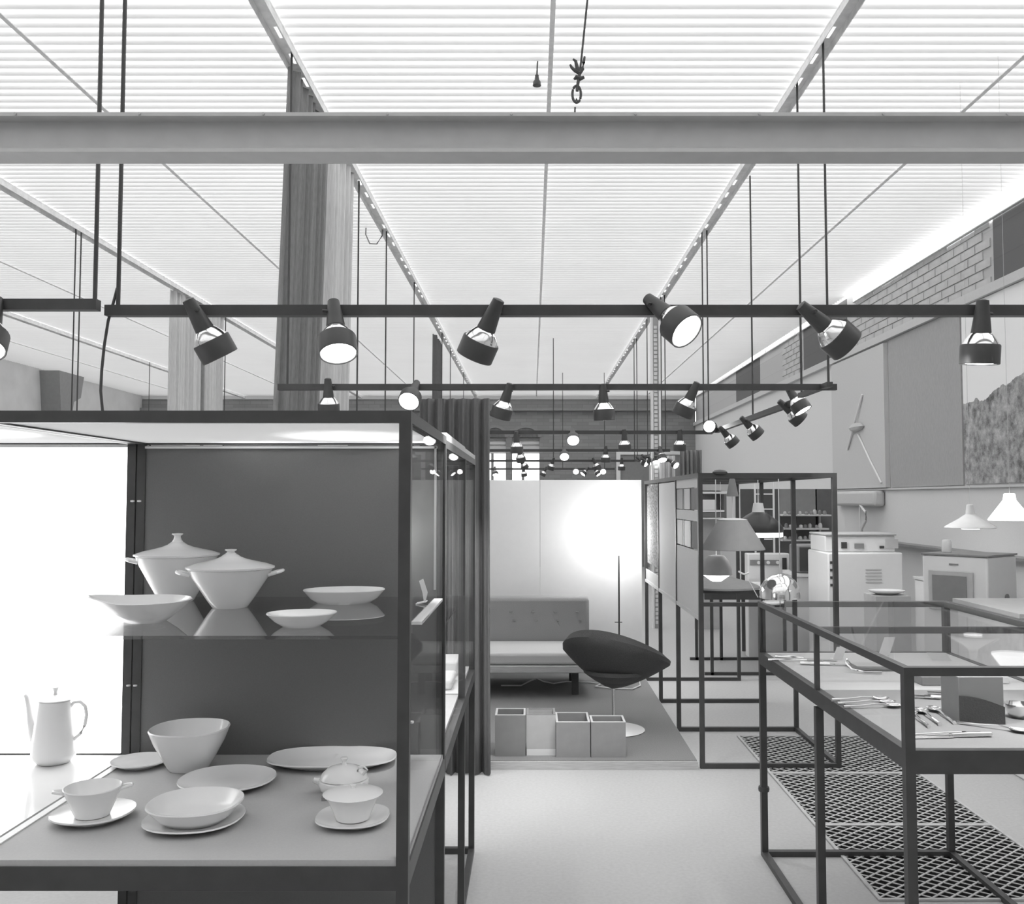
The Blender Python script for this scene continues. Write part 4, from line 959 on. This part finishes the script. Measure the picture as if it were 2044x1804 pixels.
for i in range(4):
    z = at(1655, 1125 + 15 * i, wy).z; MB().box(x0 + .015, x0 + .035, wy - .008, wy - .0005, z, z + .02).build('button', M_BLACK, wm, world=True)
# oven with dark glass seen beside the washing machine
ov = thing('table_oven', 'dark glass-fronted oven on a white cabinet behind the washing machine', 'oven', (px_x(1620, 8.3), 8.3, 0))
a = at(1594, 1144, 8.3); b = at(1646, 1088, 8.3)
MB().box(a.x, b.x, 8.3, 8.6, a.z, b.z).build('body', M_GREYM, ov, world=True, bevel=.015); MB().box(a.x + .01, b.x - .05, 8.288, 8.30, a.z + .02, b.z - .02).build('glass_door', M_OVEN, ov, world=True)
MB().box(a.x - .02, b.x - .02, 8.3, 8.7, 0, a.z - .03).build('cabinet', M_ENAMEL, ov, world=True, bevel=.01); MB().box(a.x - .03, b.x, 8.28, 8.72, a.z - .03, a.z - .001).build('cabinet_top', M_WHITE, ov, world=True)
# tall cooker turned towards the aisle
tc_ = thing('oven_cooker', 'white cooker with a dark oven window, standing turned beside the wall', 'cooker', (2.98, 6.35, 0), math.radians(-50))
hz = at(1950, 1108, 6.3).z
MB().box(-.22, .22, -.22, .22, .1, hz).build('body', M_ENAMEL, tc_, bevel=.012); MB().box(-.2, .2, -.2, .2, 0, .1).build('plinth', M_GREYM, tc_); MB().box(-.225, .225, -.225, .225, hz + .001, hz + .012).build('hob_plate', M_GREYM, tc_)
MB().box(-.17, .13, -.236, -.221, hz - .36, hz - .10).build('oven_door', M_LGREY, tc_, bevel=.004); MB().box(-.14, .09, -.242, -.237, hz - .30, hz - .13).build('oven_window', M_GREYM, tc_); MB().box(-.14, .10, -.255, -.245, hz - .335, hz - .32).build('door_handle', M_DARKP, tc_)
MB().box(-.03, .03, -.226, -.221, hz - .06, hz - .05).build('badge', M_GREYM, tc_); MB().cyl((.2215, .05, hz - .28), (.228, .05, hz - .28), .03, n=16).build('gas_inlet', M_GREYM, tc_)
solo(MB().lathe([(0, 0), (.03, 0), (.033, .01), (.032, .07), (.026, .085), (0, .09)], 16, (2.86, 6.42, hz + .013)), 'small_jar', M_ENAMEL, 'small white jar on top of the turned white cooker', 'jar', (2.86, 6.42, hz + .013))
# low white units by the wall
a = at(1832, 1210, 7.2)
u1 = thing('low_unit', 'low white kitchen unit between the washing machine and the turned cooker', 'unit', (3.15, 7.25, 0))
MB().box(3.06, 3.5, 7.0, 7.46, 0, .86).build('body', M_ENAMEL, u1, world=True, bevel=.01); MB().box(3.05, 3.51, 6.99, 7.47, .8605, .88).build('top', M_LIGHTW, u1, world=True)
u2 = thing('low_unit', 'low bright white unit at the wall with a pale worktop', 'unit', (2.9, 5.2, 0))
MB().box(2.62, 3.4, 5.0, 5.75, 0, .86).build('body', M_ENAMEL, u2, world=True, bevel=.01); MB().box(2.6, 3.42, 4.98, 5.77, .861, .885).build('top', M_LGREY, u2, world=True)
struct(MB().box(XR - .14, XR, 5.5, 12.0, 1.055, 1.075).build('trim_5', M_GREYM))
solo(MB().lathe([(0, 0), (.06, 0), (.11, .02), (.115, .03), (.06, .02), (0, .015)], 24, at(1770, 1186, 6.6), 1.1, .8), 'white_basin', M_ENAMEL, 'shallow white basin resting before the washing machine', 'basin', at(1770, 1186, 6.6))
bs = thing('plant_stand', 'grey pedestal carrying the shallow white basin', 'pedestal', (at(1770, 1186, 6.6).x, 6.6, 0))
MB().box(-.12, .12, -.12, .12, 0, at(1770, 1186, 6.6).z - .001).build('column', M_LGREY, bs)
# wall panels and the tree mural
def wpanel(name, label, cat, y0, y1, z0, z1, m, th=.015): return solo(MB().box(XR - th, XR - .001, y0, y1, z0, z1), name, m, label, cat, (XR, (y0 + y1) / 2, (z0 + z1) / 2))
wpanel('photo_mural', 'large photo mural of leafy trees under a bright sky on the wall', 'mural', 5.6, 7.72, 1.62, 3.10, M_MURAL)
wpanel('wall_panel', 'plain grey fabric panel between the tree mural and the pale panel', 'panel', 7.75, 9.31, 1.612, 3.10, mat('grey_fabric_panel', .40, .9, var=.1, scale=25, stretch=(1, 8, 1)))
pp = thing('wall_panel', 'pale panel decorated with crossed rods and a small relief', 'panel', (XR, 10.2, 2.3))
MB().box(XR - .05, XR - .002, 9.36, 11.0, 1.612, 3.08).build('board', M_LIGHTW, pp, world=True)
MB().tube([(XR - .06, 10.45, 2.05), (XR - .075, 10.15, 2.35), (XR - .06, 9.95, 2.62)], .012, 8).build('rod', M_WHITE, pp, world=True); MB().tube([(XR - .06, 10.1, 2.2), (XR - .06, 9.75, 1.9), (XR - .06, 9.45, 1.66)], .010, 8).build('rod', M_WHITE, pp, world=True)
MB().lathe([(0, -.05), (.10, -.03), (.13, 0), (.08, .04), (0, .05)], 16, (XR - .07, 10.12, 2.28), .35, 1.6).build('relief', M_LGREY, pp, world=True)
jb = thing('cable_box', 'pale cloth-covered cable box with a looped white cable on the wall', 'cable box', (XR - .1, 10.0, 1.45))
MB().box(XR - .12, XR - .001, 9.5, 10.9, 1.42, 1.582).build('box', M_LIGHTW, jb, world=True, bevel=.03)
MB().tube([(XR - .1, 9.95, 1.43), (XR - .12, 9.75, 1.36), (XR - .12, 9.72, 1.28), (XR - .1, 9.92, 1.18), (XR - .1, 9.96, 1.08)], .014, 8).build('cable', M_ENAMEL, jb, world=True); MB().tube([(XR - .1, 9.97, 1.42), (XR - .1, 9.97, 1.25), (XR - .1, 9.97, 1.08)], .010, 8).build('cable', M_ENAMEL, jb, world=True)
# conical pendants on the right
def cone_extra(o, zc, zt): MB().lathe([(.005, -.008), (.045, -.008), (.045, .002), (.005, .003)], 20).build('tube_lamp', M_OPAL, o)
pend('cone_lamp', 'shallow pale conical pendant lamp with a narrow neck by the wall', 1937, 1053, 4.9, open_prof([(.128, 0), (.125, .006), (.06, .045), (.024, .07), (.016, .12), (.012, .122)]), M_LGREY, ztop=CEIL - RIB - .03, mcord=M_LGREY, cord=.0009, extra=cone_extra)
o = pend('cone_lamp', 'bright white conical pendant lamp tilted beside the shallow pale one', 2016, 1038, 4.6, open_prof([(.10, 0), (.098, .006), (.03, .10), (.026, .13), (.02, .132)]), M_OPAL, ztop=CEIL - RIB - .03, mcord=M_LGREY, cord=.0009)
